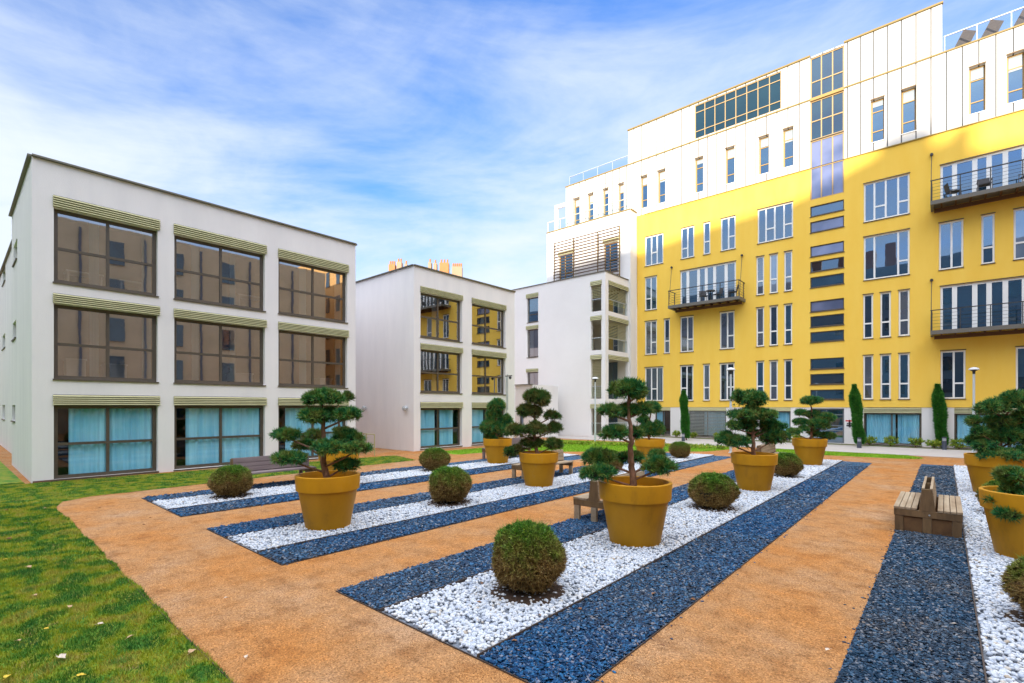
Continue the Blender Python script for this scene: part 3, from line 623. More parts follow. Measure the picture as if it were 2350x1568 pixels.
def lawn_mat(name='lawn_turf', g=1.0):
    return M(name, (.05, .10, .01), rough=1, bump=.6, bscale=90, scale=3.2, detail=10, stops=[(.30, (.03*g, .12*g, .012)), (.45, (.07*g, .20*g, .012)), (.55, (.22*g, .27*g, .012)), (.66, (.26, .18, .05))])
LAWN = lawn_mat()
LAWN2 = M('bright_lawn_turf', (.15, .30, .02), rough=1, bump=.6, bscale=70, scale=2.5, detail=9, stops=[(.3, (.14, .30, .01)), (.5, (.22, .40, .015)), (.7, (.30, .42, .02))])
def wob(p, q, n, amp):
    out = []
    for k in range(n):
        t = k/n; out.append((p[0]+(q[0]-p[0])*t+random.uniform(-amp, amp), p[1]+(q[1]-p[1])*t+random.uniform(-amp, amp)))
    return out
lawnA = [(-45, -25), (6, -25)]+wob((6, 1.5), (-15.0, 1.52), 60, .03)+wob((-15.3, 1.7), (-15.65, 2.3), 3, .02)+wob((-15.65, 2.3), (-16.3, 12.9), 30, .04)+[(-18.4, 13.1), (-18.6, 12), (-19.5, 2), (-19.55, 1.4), (-45, 1.2)]
struct(sheet('lawn', lawnA, .008, LAWN))
struct(sheet('lawn', [(-18.4, 15.4), (-16.9, 15.2)]+wob((-16.6, 15.4), (-16.3, 19.5), 10, .05)+[(-18.2, 21)], .008, LAWN2))
struct(sheet('lawn', wob((-16.2, 17.8), (-14.6, 19.0), 5, .05)+wob((-14.6, 19.0), (-8.6, 24.4), 16, .06)+[(-8.2, 26.5), (-9.0, 28.0), (-19.2, 26.2), (-18.8, 22.8)], .008, LAWN2))
struct(sheet('lawn', wob((-7.0, 25.6), (-4.05, 26.0), 6, .04)+wob((-4.05, 26.0), (-.8, 26.45), 6, .04)+[(-.62, 27.2), (-1.26, 28.2), (-6.8, 28.1)], .008, LAWN2))
struct(sheet('pavement', [(-40, 28.8), (-19, 27.6), (-9, 28.3), (24, 28.5), (24, 34.55), (-17.6, 34.55), (-17.6, 30.1), (-40, 30.1)], .012, CONC))
struct(sheet('planting_bed', [(-17.6, 33.3), (24, 33.6), (24, 34.5), (-17.6, 34.5)], .016, M('bed_soil_grass', (.10, .15, .03), (.14, .10, .05), scale=2)))
def slate_mat(name, near):
    m = bpy.data.materials.new(name); m.use_nodes = True; n = NT(m); b = n.n['Principled BSDF']; b.inputs['Roughness'].default_value = .8; b.inputs['Specular IOR Level'].default_value = .25
    tc = n.new('ShaderNodeTexCoord'); v = n.new('ShaderNodeTexVoronoi'); v.inputs['Scale'].default_value = 26; v.inputs['Randomness'].default_value = 1
    n.link(tc.outputs['Object'], v.inputs['Vector']); sp = n.new('ShaderNodeSeparateColor'); n.link(v.outputs['Color'], sp.inputs[0])
    r = ramp(n, SLATE); n.link(sp.outputs[0], r.inputs['Fac']); n.link(r.outputs['Color'], b.inputs['Base Color'])
    bp = n.new('ShaderNodeBump'); bp.inputs['Strength'].default_value = 1; bp.inputs['Distance'].default_value = .03; n.link(v.outputs['Distance'], bp.inputs['Height']); n.link(bp.outputs['Normal'], b.inputs['Normal'])
    return m
SLATE = [(0, (.002, .006, .014)), (.24, (.004, .020, .055)), (.47, (.010, .070, .165)), (.72, (.022, .15, .32)), (.84, (.08, .17, .27)), (.92, (.17, .20, .25)), (.98, (.34, .35, .37)), (1, (.24, .15, .09))]
SLM = slate_mat('slate_chippings', True)
SLC = island_mat('slate_chip', SLATE, rough=.75, spec=.25, patch=(.45, [(.40, (.004, .06, .18)), (.58, (.07, .085, .11))], .38))
SLG = [(0, (.003, .008, .016)), (.3, (.010, .028, .055)), (.55, (.03, .06, .10)), (.75, (.04, .12, .21)), (.88, (.15, .17, .20)), (.97, (.30, .30, .31)), (1, (.26, .17, .10))]
SLC2 = island_mat('grey_slate_chip', SLG, rough=.75, spec=.25, patch=(.6, [(.42, (.01, .06, .13)), (.58, (.075, .08, .09))], .35))
PEBU = M('pebble_bed', (.13, .15, .18), (.22, .24, .28), scale=40, rough=1, bump=1, bscale=40)
PEB = island_mat('white_pebble', [(0, (.38, .43, .52)), (.3, (.52, .56, .62)), (.7, (.60, .63, .67)), (.94, (.66, .66, .66)), (.985, (.50, .45, .38)), (1, (.4, .30, .2))], rough=.75, spec=.3)
beds = [(-14.47, -13.64, -12.31, -11.40, 18.6), (-9.91, -8.98, -7.72, -6.88, 22.5), (-5.44, -4.53, -3.06, -2.10, 23.6), (-.65, .25, 1.62, 2.5, 24.4)]
Y0 = 3.03
def ico(sub):
    me = bpy.data.meshes.new('t'); import bmesh
    bm = bmesh.new(); bmesh.ops.create_icosphere(bm, subdivisions=sub, radius=1); bm.to_mesh(me); bm.free()
    V = np.array([v.co[:] for v in me.vertices]); T = np.array([p.vertices[:] for p in me.polygons]); bpy.data.meshes.remove(me); return V, T
def rotm(n, tilt):
    a = RNG.uniform(0, 2*np.pi, n); tx = RNG.normal(0, tilt, n); ty = RNG.normal(0, tilt, n)
    c, s = np.cos(a), np.sin(a); Rz = np.zeros((n, 3, 3)); Rz[:, 0, 0] = c; Rz[:, 0, 1] = -s; Rz[:, 1, 0] = s; Rz[:, 1, 1] = c; Rz[:, 2, 2] = 1
    cx, sx = np.cos(tx), np.sin(tx); Rx = np.zeros((n, 3, 3)); Rx[:, 0, 0] = 1; Rx[:, 1, 1] = cx; Rx[:, 1, 2] = -sx; Rx[:, 2, 1] = sx; Rx[:, 2, 2] = cx
    cy, sy = np.cos(ty), np.sin(ty); Ry = np.zeros((n, 3, 3)); Ry[:, 1, 1] = 1; Ry[:, 0, 0] = cy; Ry[:, 0, 2] = sy; Ry[:, 2, 0] = -sy; Ry[:, 2, 2] = cy
    return Rz @ Rx @ Ry
def scatter(V, T, pos, scl, tilt, jit=0.):
    n = len(pos); W = V[None]*scl[:, None, :]
    if jit: W = W*(1+RNG.uniform(-jit, jit, W.shape))
    W = np.einsum('nij,nvj->nvi', rotm(n, tilt), W)+pos[:, None, :]
    F = T[None]+(np.arange(n)*len(V))[:, None, None]
    return W.reshape(-1, 3), F.reshape(-1, T.shape[1])
def pts(x0, x1, y0, y1, dens, lo, hi, extra=None):
    n = int((x1-x0)*(y1-y0)*dens); X = RNG.uniform(x0, x1, n); Y = RNG.uniform(y0, y1, n); d = -X*sa+Y*ca
    k = (d >= lo) & (d < hi) & (d > .5)
    l = X*ca+Y*sa; k &= np.abs(l) < d*1.12+.3
    return X[k], Y[k]
I2, I1 = ico(2), ico(1)
boxV = np.array([(-1,-1,-1),(1,-1,-1),(1,1,-1),(-1,1,-1),(-.85,-.85,1),(.85,-.85,1),(.85,.85,1),(-.85,.85,1)], float); boxT = np.array([(0,3,2,1),(4,5,6,7),(0,1,5,4),(1,2,6,5),(2,3,7,6),(3,0,4,7)])
for bi, (a, b, c, d, ye) in enumerate(beds):
    struct(sheet('slate_bed', [(a, Y0), (b, Y0), (b, ye), (a, ye)], .006, SLM)); struct(sheet('slate_bed', [(c, Y0), (d, Y0), (d, ye), (c, ye)], .006, SLM))
    struct(sheet('pebble_bed', [(b, Y0), (c, Y0), (c, ye), (b, ye)], .006, PEBU))
    names = ['left', 'second', 'third', 'right']
    PV, PF, k0 = [], [], 0
    VV = []; 
    for (tpl, dens, lo, hi, sz) in ((I2, 1100, 0, 7.5, .0195), (I1, 900, 7.5, 15, .021), (I1, 480, 15, 40, .029)):
        X, Y = pts(b+.02, c-.02, Y0+.02, ye-.02, dens, lo, hi); n = len(X)
        if not n: continue
        s = sz*RNG.uniform(.7, 1.3, (n, 1))*np.concatenate([RNG.uniform(.85, 1.35, (n, 1)), RNG.uniform(.8, 1.05, (n, 1)), RNG.uniform(.6, .85, (n, 1))], 1)
        pos = np.stack([X, Y, .012+RNG.uniform(0, .022, n)], 1); V, F = scatter(tpl[0], tpl[1], pos, s, .35, .06)
        PV.append(V); PF.append(F+k0); k0 += len(V)
    o = np_mesh('white_pebbles', np.concatenate(PV), np.concatenate(PF), PEB, smooth=True)
    stuff(o, 'white rounded pebbles filling the middle of the %s striped bed' % names[bi], 'pebbles')
    PV, PF, k0 = [], [], 0
    for (dens, lo, hi, sz) in ((3600, 0, 6.5, .0125), (2000, 6.5, 11, .016), (800, 11, 18, .024)):
        for x0, x1 in ((a, b), (c, d)):
            X, Y = pts(x0+.01, x1-.01, Y0+.01, ye-.01, dens, lo, hi); n = len(X)
            if not n: continue
            # the sand path frays the outer edge
            s = sz*RNG.uniform(.5, 1.4, (n, 1))*np.concatenate([RNG.uniform(.8, 1.5, (n, 1)), RNG.uniform(.6, 1., (n, 1)), RNG.uniform(.12, .25, (n, 1))], 1)
            pos = np.stack([X, Y, .012+RNG.uniform(0, .016, n)], 1); V, F = scatter(boxV, boxT, pos, s, .28, .3)
            PV.append(V); PF.append(F+k0); k0 += len(V)
    # stray chips just outside the bed edge
    ns = 110; side = RNG.integers(0, 2, ns); X = np.where(side == 0, a-np.abs(RNG.normal(0, .06, ns)), d+np.abs(RNG.normal(0, .06, ns))); Y = RNG.uniform(Y0, 14, ns)
    s = .012*RNG.uniform(.5, 1.2, (ns, 1))*np.array([[1.2, .8, .2]]); V, F = scatter(boxV, boxT, np.stack([X, Y, np.full(ns, .005)], 1), s, .15, .3)
    PV.append(V); PF.append(F+k0)
    o = np_mesh('slate_chips', np.concatenate(PV), np.concatenate(PF), SLC2 if bi == 3 else SLC)
    stuff(o, 'dark blue slate chippings along both sides of the %s striped bed' % names[bi], 'chippings')
    m = MB()
    for x in (b, c): m.box((x-.006, Y0, 0), (x+.006, ye, .04))
    m.box((a, Y0-.008, 0), (d, Y0, .014)); m.box((d, Y0-.008, 0), (d+.008, 13, .014)); struct(m.build('metal_edging', M('brown_edging', (.07, .05, .04))))
m = MB(); m.box((-9, 1.474, 0), (4, 1.482, .014)); struct(m.build('metal_edging', M('rusty_edging', (.10, .06, .04))))
# grass blades
GRS = island_mat('grass_blade', [(0, (.006, .05, .008)), (.4, (.03, .15, .012)), (.75, (.11, .26, .018)), (.9, (.28, .33, .02)), (1, (.45, .33, .12))], rough=.7, spec=.2,
                 patch=(2.6, [(.36, (.006, .085, .016)), (.47, (.04, .16, .010)), (.54, (.40, .38, .004)), (.62, (.50, .34, .06)), (.72, (.14, .18, .03))], .60))
def in_poly(X, Y, poly):
    r_ = np.zeros(len(X), bool); n = len(poly)
    for i in range(n):
        x1, y1 = poly[i]; x2, y2 = poly[(i+1) % n]
        if y1 == y2: continue
        c = ((y1 > Y) != (y2 > Y)) & (X < (x2-x1)*(Y-y1)/(y2-y1)+x1); r_ ^= c
    return r_
def blades(x0, x1, y0, y1, dens, lo, hi, L, w, poly):
    X, Y = pts(x0, x1, y0, y1, dens, lo, hi); k = in_poly(X, Y, poly); X, Y = X[k], Y[k]; n = len(X)
    a = RNG.uniform(0, 2*np.pi, n); b = RNG.uniform(0, 2*np.pi, n); ll = L*RNG.uniform(.4, 1.2, n); lean = RNG.uniform(.2, .9, n)
    p = np.stack([X, Y, np.full(n, .004)], 1); dx_ = np.stack([np.cos(a), np.sin(a), np.zeros(n)], 1)*w/2
    tip = p+np.stack([np.cos(b)*lean*ll, np.sin(b)*lean*ll, ll*(1.1-lean*.7)], 1)
    V = np.stack([p-dx_, p+dx_, tip], 1).reshape(-1, 3); return V, np.arange(3*n).reshape(-1, 3)
def lawn_blades(spec, poly, mat, label):
    Vs, Fs, k0 = [], [], 0
    for s in spec:
        V, F = blades(*s, poly)
        if len(V): Vs.append(V); Fs.append(F+k0); k0 += len(V)
    o = np_mesh('grass', np.concatenate(Vs), np.concatenate(Fs), mat); stuff(o, label, 'grass')
lawn_blades([(-12, 1, -3, 1.55, 9000, 0, 7, .055, .007), (-16, -5, -2, 1.8, 5000, 7, 11, .055, .010), (-20, -10, -1, 6, 3800, 11, 15, .04, .01), (-20, -14, 0, 13.5, 1700, 15, 26, .045, .014)], lawnA, GRS, 'patchy green and yellow grass growing on the near left lawn')
GRS2 = island_mat('bright_grass_blade', [(0, (.10, .26, .01)), (.6, (.20, .40, .015)), (1, (.34, .42, .03))], rough=.7, spec=.2)
far_polys = [[(-18.4, 15.4), (-16.6, 15.4), (-16.3, 19.5), (-18.2, 21)], [(-16.2, 17.8), (-14.6, 19), (-8.6, 24.4), (-8.2, 26.5), (-9, 28), (-19.2, 26.2), (-18.8, 22.8)], [(-7, 25.6), (-4.05, 26), (-.8, 26.45), (-.62, 27.2), (-1.26, 28.2), (-6.8, 28.1)]]
for pl_, lab in zip(far_polys, ('bright green grass strip in front of the second white building', 'bright green grass of the far lawn before the loggia building', 'bright green grass of the small far lawn by the entrance path')):
    xs, ys = [q[0] for q in pl_], [q[1] for q in pl_]
    lawn_blades([(min(xs), max(xs), min(ys), max(ys), 900, 0, 60, .06, .022)], pl_, GRS2, lab)
# fallen leaves
LEAFM = [M('leaf_tan', (.50, .33, .18)), M('leaf_yellow', (.70, .48, .05)), M('leaf_brown', (.22, .10, .04)), M('leaf_pale', (.62, .52, .42))]
LF = None
def leaf_mesh(mat):
    m = MB(); n = 14; r0 = []
    for k in range(n):
        a = 2*math.pi*k/n; rr = .055*(.62+.38*abs(math.cos(2.5*a)))*(1.15 if k == 0 else 1); r0.append((rr*math.cos(a), rr*.8*math.sin(a), .012+.018*abs(math.sin(a))))
    for k in range(n): m.face([(0, 0, .006), r0[k], r0[(k+1) % n]])
    m.tube([(-.05, 0, .012), (-.09, .01, .006)], .0025, 5); return m
leafobs = [leaf_mesh(q).build('fallen_leaf', q, loc=(0, 0, 0)) for q in LEAFM]
def leafspot(i, x, y, k, s, lab, grp):
    o = leafobs[k] if leafobs[k].get('label') is None else leafobs[k].copy()
    if o.name not in COL.objects: COL.objects.link(o)
    o.location = (x, y, .03); o.rotation_euler = (random.uniform(-.2, .2), random.uniform(-.2, .2), random.uniform(0, 6)); o.scale = (s, s, s); tag(o, lab, 'leaf', grp)
lp = [(20, 1242, 2), (65, 1308, 0), (80, 1373, 0), (140, 1518, 3), (20, 1568-5, 1), (185, 1561, 1), (105, 1452, 1), (300, 1470, 0), (160, 1400, 0), (12, 1290, 1), (230, 1440, 3), (60, 1205, 0), (105, 1170, 0), (15, 1175, 2), (440, 1505, 0), (40, 1480, 0)]
for i, (x, y, k) in enumerate(lp): X, Y = G(x, y); leafspot(i, X, Y, k, random.uniform(.5, .8), 'single fallen autumn leaf lying on the patchy near lawn', 'fallen leaves on the near lawn')
lp = [(230, 1169, 2), (330, 1209, 2), (345, 1192, 2), (1105, 1345, 2), (520, 1379, 3), (565, 1516, 3), (1520, 1490, 2), (2390-200, 1440, 3), (960, 1280, 2), (1900, 1500, 3), (1330, 1405, 2), (1240, 1420, 2), (1500, 1370, 2), (1590, 1383, 2), (1180, 1480, 2), (1100, 1390, 2)]
for i, (x, y, k) in enumerate(lp):
    X, Y = G(x, y); leafspot(i, X, Y, k, random.uniform(.35, .6), 'single small dry leaf lying on the sand path or gravel stripes', 'dry leaves on the sand and gravel')
# ================================================================ POTS
def make_pot(label):
    t = thing('planter_pot', label, 'plant pot', (0, 0, 0), 'big ochre plant pots')
    m = MB(); m.lathe([(.375, 0), (.385, .015), (.505, .665), (.512, .68), (.512, .690), (.545, .693), (.562, .94), (.560, .952), (.552, .958), (.512, .958), (.504, .945), (.490, .82)]); m.build('pot_body', POT, t, smooth=True)
    m = MB(); m.lathe([(.0, .80), (.49, .81), (.49, .80), (0, .795)], n=32); m.build('soil', SOIL, t); return t
POTS = {1: (-8.45, 4.55, 1.0, 'ochre plant pot nearest the left lawn, holding the many-tiered pine'), 2: (-3.76, 7.30, 1.03, 'largest-looking ochre pot, in the centre foreground beside the low bench'), 3: (-8.42, 10.72, .97, 'ochre plant pot standing in front of a wooden bench, centre left'),
        4: (-12.97, 13.95, 1.0, 'ochre pot in front of the second white building, left of the grey bench'), 5: (-8.4, 17.5, 1.0, 'far ochre pot seen behind the tall single-trunk pine'), 6: (-3.76, 13.93, 1.0, 'ochre pot between two boxwood balls, right of centre'),
        7: (-3.80, 21.25, 1.03, 'far ochre pot at the end of the third bed, before the entrance door'), 8: (-12.95, 7.3, 1.0, 'ochre pot mostly hidden behind the many-tiered pine'), 9: (.95, 17.2, 1.03, 'rear ochre pot at the right edge, behind the nearer one'), 10: (.95, 10.3, 1.0, 'ochre pot cut by the right edge, beside the double-sided bench')}
p0 = None
for k, (x, y, s, lab) in POTS.items():
    if p0 is None: p0 = make_pot(lab); o = p0; o.location = (x, y, .01)
    else: o = dup(p0, (x, y, .01), lab)
    o.rotation_euler = (0, 0, k*1.3); o.scale = (s, s, s)
# ================================================================ PINES
PINE = island_mat('pine_needle', [(0, (.006, .045, .02)), (.35, (.018, .14, .050)), (.7, (.06, .28, .075)), (.90, (.26, .48, .09)), (1, (.42, .34, .10))], rough=.6, spec=.2, patch=(5.5, [(.38, (.006, .13, .06)), (.48, (.06, .22, .045)), (.58, (.24, .25, .04)), (.72, (.20, .13, .04))], .5))
PINEB = island_mat('browned_pine_needle', [(0, (.015, .07, .02)), (.4, (.05, .15, .03)), (.7, (.14, .20, .035)), (1, (.28, .18, .06))], rough=.6, spec=.2, patch=(4, [(.42, (.03, .15, .03)), (.62, (.24, .16, .05))], .45))
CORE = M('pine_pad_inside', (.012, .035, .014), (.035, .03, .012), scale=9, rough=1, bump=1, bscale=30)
def tufts(C_, N_, k, L, w):
    n = len(C_); m = n*k; C2 = np.repeat(C_, k, 0); N2 = np.repeat(N_, k, 0)
    D_ = N2*.9+RNG.normal(0, .62, (m, 3)); D_ /= np.linalg.norm(D_, axis=1)[:, None]
    S = np.cross(D_, RNG.normal(0, 1, (m, 3))); S /= np.linalg.norm(S, axis=1)[:, None]+1e-9
    ll = (L*RNG.uniform(.6, 1.25, m))[:, None]
    V = np.stack([C2-S*w/2, C2+S*w/2, C2+D_*ll], 1); return V.reshape(-1, 3)
def pad(tree, c, rx, ry, rz, L, w, mat, dens):
    """a clipped foliage pad: several lumps, each bristling with needle tufts"""
    nb = 15; V_all = []; cv, cf, k0 = [], [], 0
    ux = np.array([ca, sa, 0]); uy_ = np.array([-sa, ca, 0])
    for b_ in range(nb):
        a = RNG.uniform(0, 2*np.pi); rr = math.sqrt(RNG.uniform(0, 1))*.78 if b_ else 0
        sub = np.array([rr*math.cos(a)*rx, rr*math.sin(a)*ry, rz*(.28-.62*rr*rr+RNG.uniform(-.18, .18))]); s = RNG.uniform(.24, .46) if b_ else .55
        r3 = np.array([rx*s, ry*s, rz*(.55+.3*(1-rr))])
        area = 4*math.pi*((r3[0]*r3[1]+r3[0]*r3[2]+r3[1]*r3[2])/3); n = max(12, int(area*dens))
        d = RNG.normal(0, 1, (n, 3)); d /= np.linalg.norm(d, axis=1)[:, None]; d = d[(d[:, 2] > -.25) | (RNG.uniform(0, 1, len(d)) < .25)]
        loc = sub+d*r3*RNG.uniform(.66, 1.14, (len(d), 1))
        nor = d/r3; nor /= np.linalg.norm(nor, axis=1)[:, None]; nor[:, 2] += .35
        Cw = np.array(c)+loc[:, :1]*ux+loc[:, 1:2]*uy_+loc[:, 2:]*np.array([0, 0, 1]); Nw = nor[:, :1]*ux+nor[:, 1:2]*uy_+nor[:, 2:]*np.array([0, 0, 1])
        V_all.append(tufts(Cw, Nw, 7, L, w))
        V = (sub+I1[0]*r3*.66); Vw = np.array(c)+V[:, :1]*ux+V[:, 1:2]*uy_+V[:, 2:]*np.array([0, 0, 1]); cv.append(Vw); cf.append(I1[1]+k0); k0 += len(V)
    V = np.concatenate(V_all); o = np_mesh('foliage_pad', V, np.arange(len(V)).reshape(-1, 3), mat, tree)
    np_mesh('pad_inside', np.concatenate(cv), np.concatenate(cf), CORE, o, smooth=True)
def pine(k, label, pads, trunk, tr=.045, mat=None, big=1.):
    x, y, s, _ = POTS[k]; d = depth(x, y); t = thing('bonsai_pine', label, 'tree', (x, y, .82), 'cloud-pruned pines in ochre pots')
    pt = [C2W(px, py, d+random.uniform(-.03, .03)) for px, py in trunk]; pt = [Vector((x, y, .80))]+pt
    fine = []
    for a, b in zip(pt[:-1], pt[1:]):
        for q in range(4): fine.append(a.lerp(b, q/4)+Vector((random.uniform(-1, 1), random.uniform(-1, 1), 0))*.012)
    fine.append(pt[-1]); n = len(fine)
    m = MB(); m.tube(fine, [tr*(1.5-.2*0 if q == 0 else 1.15-.75*q/n) for q in range(n)], 10); m.build('trunk', BARK, t, smooth=True)
    dens = {True: 800, False: 480}[d < 10]; L, w = (.085, .015) if d < 10 else (.10, .02) if d < 15 else (.11, .028)
    for j, (px, py, pw, ph_, *off) in enumerate(pads):
        o_ = off[0] if off else random.uniform(-.18, .18); c = C2W(px, py, d+o_); sc = (d+o_)/f
        rx, rz = pw*sc/2*(.96 if k != 3 else .86), ph_*sc/2*(.98 if k != 3 else .88); pad(t, c, rx, max(rx*.8, .12), max(rz, .04), L, w, mat or PINE, dens)
        # branch from the trunk, starting lower than the pad
        zt_ = c.z-rz*.3-abs(px-trunk[-1][0])*sc*.45; bz = min(fine, key=lambda p_: abs(p_.z-max(zt_, .86)))
        if (c-bz).length > .1:
            mid = bz.lerp(c, .5)+Vector((0, 0, -.04*(c-bz).length)); mm = MB(); mm.tube([bz, mid, c-Vector((0, 0, rz*.3))], [tr*.42, tr*.33, tr*.2], 7); mm.build('branch', BARK, t, smooth=True)
def Zm(lst, s, x0, y0): return [(q[0]*s+x0, q[1]*s+y0, q[2]*s, q[3]*s, *q[4:]) for q in lst]
pine(1, 'many-tiered dark green pine in the pot nearest the left lawn', Zm([(770, 300, 520, 200, 0), (640, 560, 520, 190, -.1), (860, 540, 300, 180, .1), (1140, 530, 380, 160), (270, 815, 400, 150), (1110, 850, 400, 190, .15), (820, 985, 460, 180, -.2), (1240, 1000, 400, 150), (560, 950, 200, 130, .2), (330, 1130, 480, 160), (1090, 1220, 380, 160, .1)], .16653, 612, 865), [(741, 1060), (743, 1015), (741, 975), (738, 925)], .055)
pine(8, 'brown-tinged pine showing behind the many-tiered pine', Zm([(1110, 290, 170, 140), (640, 830, 300, 170), (480, 960, 240, 150), (1050, 760, 300, 110), (1000, 560, 160, 100)], .16653, 612, 865), [(778, 1000), (776, 950), (777, 925)], .04, PINEB)
pine(2, 'tall pine with one domed top and a bare single trunk, centre', Zm([(560, 262, 560, 270, 0), (700, 320, 300, 160, .1), (270, 565, 320, 150), (560, 560, 360, 160, .1), (780, 545, 260, 170, .15), (370, 900, 430, 190), (660, 900, 260, 170, .2), (600, 1250, 400, 130, .25), (980, 1220, 300, 120, .3), (1010, 1390, 500, 230, -.15)], .15611, 1354.6, 856.8)+[(1375, 1051, 68, 36, .1), (1376, 1087, 76, 34, -.2)], [(1449, 1072), (1447, 1040), (1449, 1010), (1446, 985), (1443, 950), (1443, 915)], .05)
pine(5, 'small far pine partly hidden behind the tall single-trunk pine', Zm([(900, 520, 320, 170), (780, 700, 160, 130), (990, 830, 230, 220), (850, 850, 300, 200)], .15611, 1354.6, 856.8), [(1487, 985), (1493, 955), (1494, 940)], .04, PINE)
pine(3, 'pine with a round top above small pads, in the pot before the bench', Zm([(1365, 1100, 250, 130, 0), (1440, 1130, 130, 80), (1320, 1200, 210, 110, .1), (1490, 1232, 130, 70), (1230, 1340, 160, 90), (1370, 1335, 190, 110, -.1), (1510, 1325, 140, 90), (1500, 1445, 150, 100), (1350, 1430, 200, 80, .2), (1190, 1500, 120, 75), (1240, 1480, 100, 60)], .31219, 799.7, 571.2), [(1228, 1020), (1226, 995), (1228, 960), (1226, 925)], .05, PINEB)
pine(4, 'small dense pine in front of the second white building', Zm([(1090, 1160, 130, 90, 0), (1045, 1235, 90, 80), (1040, 1320, 150, 110), (1160, 1275, 110, 90), (1120, 1300, 110, 80, .2), (1060, 1385, 110, 60), (1150, 1340, 110, 80), (1090, 1230, 80, 60, .1)], .31219, 799.7, 571.2), [(1138, 990), (1139, 965), (1140, 945)], .045, PINE)
pine(6, 'broad bushy pine in the pot between two boxwood balls', Zm([(610, 300, 470, 210, 0), (450, 240, 120, 110), (640, 500, 640, 160, 0), (370, 640, 180, 120), (560, 640, 270, 150, .1), (900, 650, 290, 140), (290, 830, 280, 190), (480, 850, 220, 150), (640, 760, 180, 120, .2), (930, 790, 330, 200), (800, 620, 160, 110, .2)], .17693, 1615.7, 865), [(1729, 1030), (1728, 1005), (1727, 970), (1724, 925)], .055, PINE)
pine(7, 'open layered pine with thin flat pads before the entrance door', Zm([(1385, 318, 270, 90, 0), (1260, 470, 170, 60), (1420, 500, 190, 100, .1), (1590, 530, 190, 90), (1240, 590, 200, 65), (1450, 610, 210, 110, -.1), (1560, 630, 150, 100), (1300, 675, 130, 55), (1160, 715, 180, 60), (1430, 740, 160, 90, .1), (1600, 772, 200, 75)], .17693, 1615.7, 865), [(1862, 1000), (1862, 975), (1864, 950), (1860, 925)], .045, PINE)
pine(9, 'large dark pine spreading at the right edge, in the rear pot', Zm([(600, 262, 230, 110), (790, 200, 240, 150), (470, 370, 150, 75), (500, 450, 120, 70), (700, 370, 320, 100), (450, 530, 150, 80), (680, 480, 300, 190, .1), (840, 480, 220, 240), (560, 570, 200, 80), (680, 650, 380, 90, -.2), (900, 640, 250, 120), (900, 330, 200, 160)], .28105, 2105.3, 865), [(2290, 1040), (2297, 1000), (2305, 960)], .06)
pine(10, 'dark green pine reaching in from the right edge over the nearer pot', Zm([(760, 810, 260, 110), (650, 1010, 130, 85), (820, 940, 240, 200), (740, 1130, 200, 90), (900, 1060, 260, 220), (960, 860, 260, 180)], .28105, 2105.3, 865), [(2371, 1110), (2380, 1060), (2395, 1000)], .06)
# ================================================================ BOXWOOD BALLS
def box_mat():
    m = bpy.data.materials.new('boxwood_leaf'); m.use_nodes = True; n = NT(m); b = n.n['Principled BSDF']; b.inputs['Roughness'].default_value = .6; b.inputs['Specular IOR Level'].default_value = .3
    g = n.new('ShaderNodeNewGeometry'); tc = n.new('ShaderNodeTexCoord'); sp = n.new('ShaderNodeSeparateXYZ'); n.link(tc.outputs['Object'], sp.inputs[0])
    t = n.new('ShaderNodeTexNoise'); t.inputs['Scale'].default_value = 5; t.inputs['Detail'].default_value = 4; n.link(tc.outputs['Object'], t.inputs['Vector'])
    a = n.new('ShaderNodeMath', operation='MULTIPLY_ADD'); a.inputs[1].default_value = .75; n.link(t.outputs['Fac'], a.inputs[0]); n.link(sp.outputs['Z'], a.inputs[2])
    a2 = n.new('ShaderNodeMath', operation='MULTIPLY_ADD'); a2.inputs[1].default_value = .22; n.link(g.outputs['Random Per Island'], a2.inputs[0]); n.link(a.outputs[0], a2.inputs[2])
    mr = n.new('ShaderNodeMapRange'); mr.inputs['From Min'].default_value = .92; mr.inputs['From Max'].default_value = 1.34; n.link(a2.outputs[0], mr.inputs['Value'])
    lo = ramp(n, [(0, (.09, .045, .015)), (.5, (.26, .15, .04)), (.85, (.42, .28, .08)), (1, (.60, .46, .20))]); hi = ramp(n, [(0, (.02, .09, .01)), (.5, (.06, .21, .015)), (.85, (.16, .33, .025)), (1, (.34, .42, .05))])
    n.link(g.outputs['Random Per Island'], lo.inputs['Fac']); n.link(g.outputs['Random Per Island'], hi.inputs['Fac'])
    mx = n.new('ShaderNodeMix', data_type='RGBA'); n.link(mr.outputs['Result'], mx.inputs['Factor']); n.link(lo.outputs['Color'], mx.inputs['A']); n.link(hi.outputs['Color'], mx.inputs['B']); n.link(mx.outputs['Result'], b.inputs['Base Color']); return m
BOXM = box_mat(); BCORE = M('boxwood_inside', (.03, .03, .01), (.05, .03, .015), scale=12, rough=1, bump=1, bscale=40)
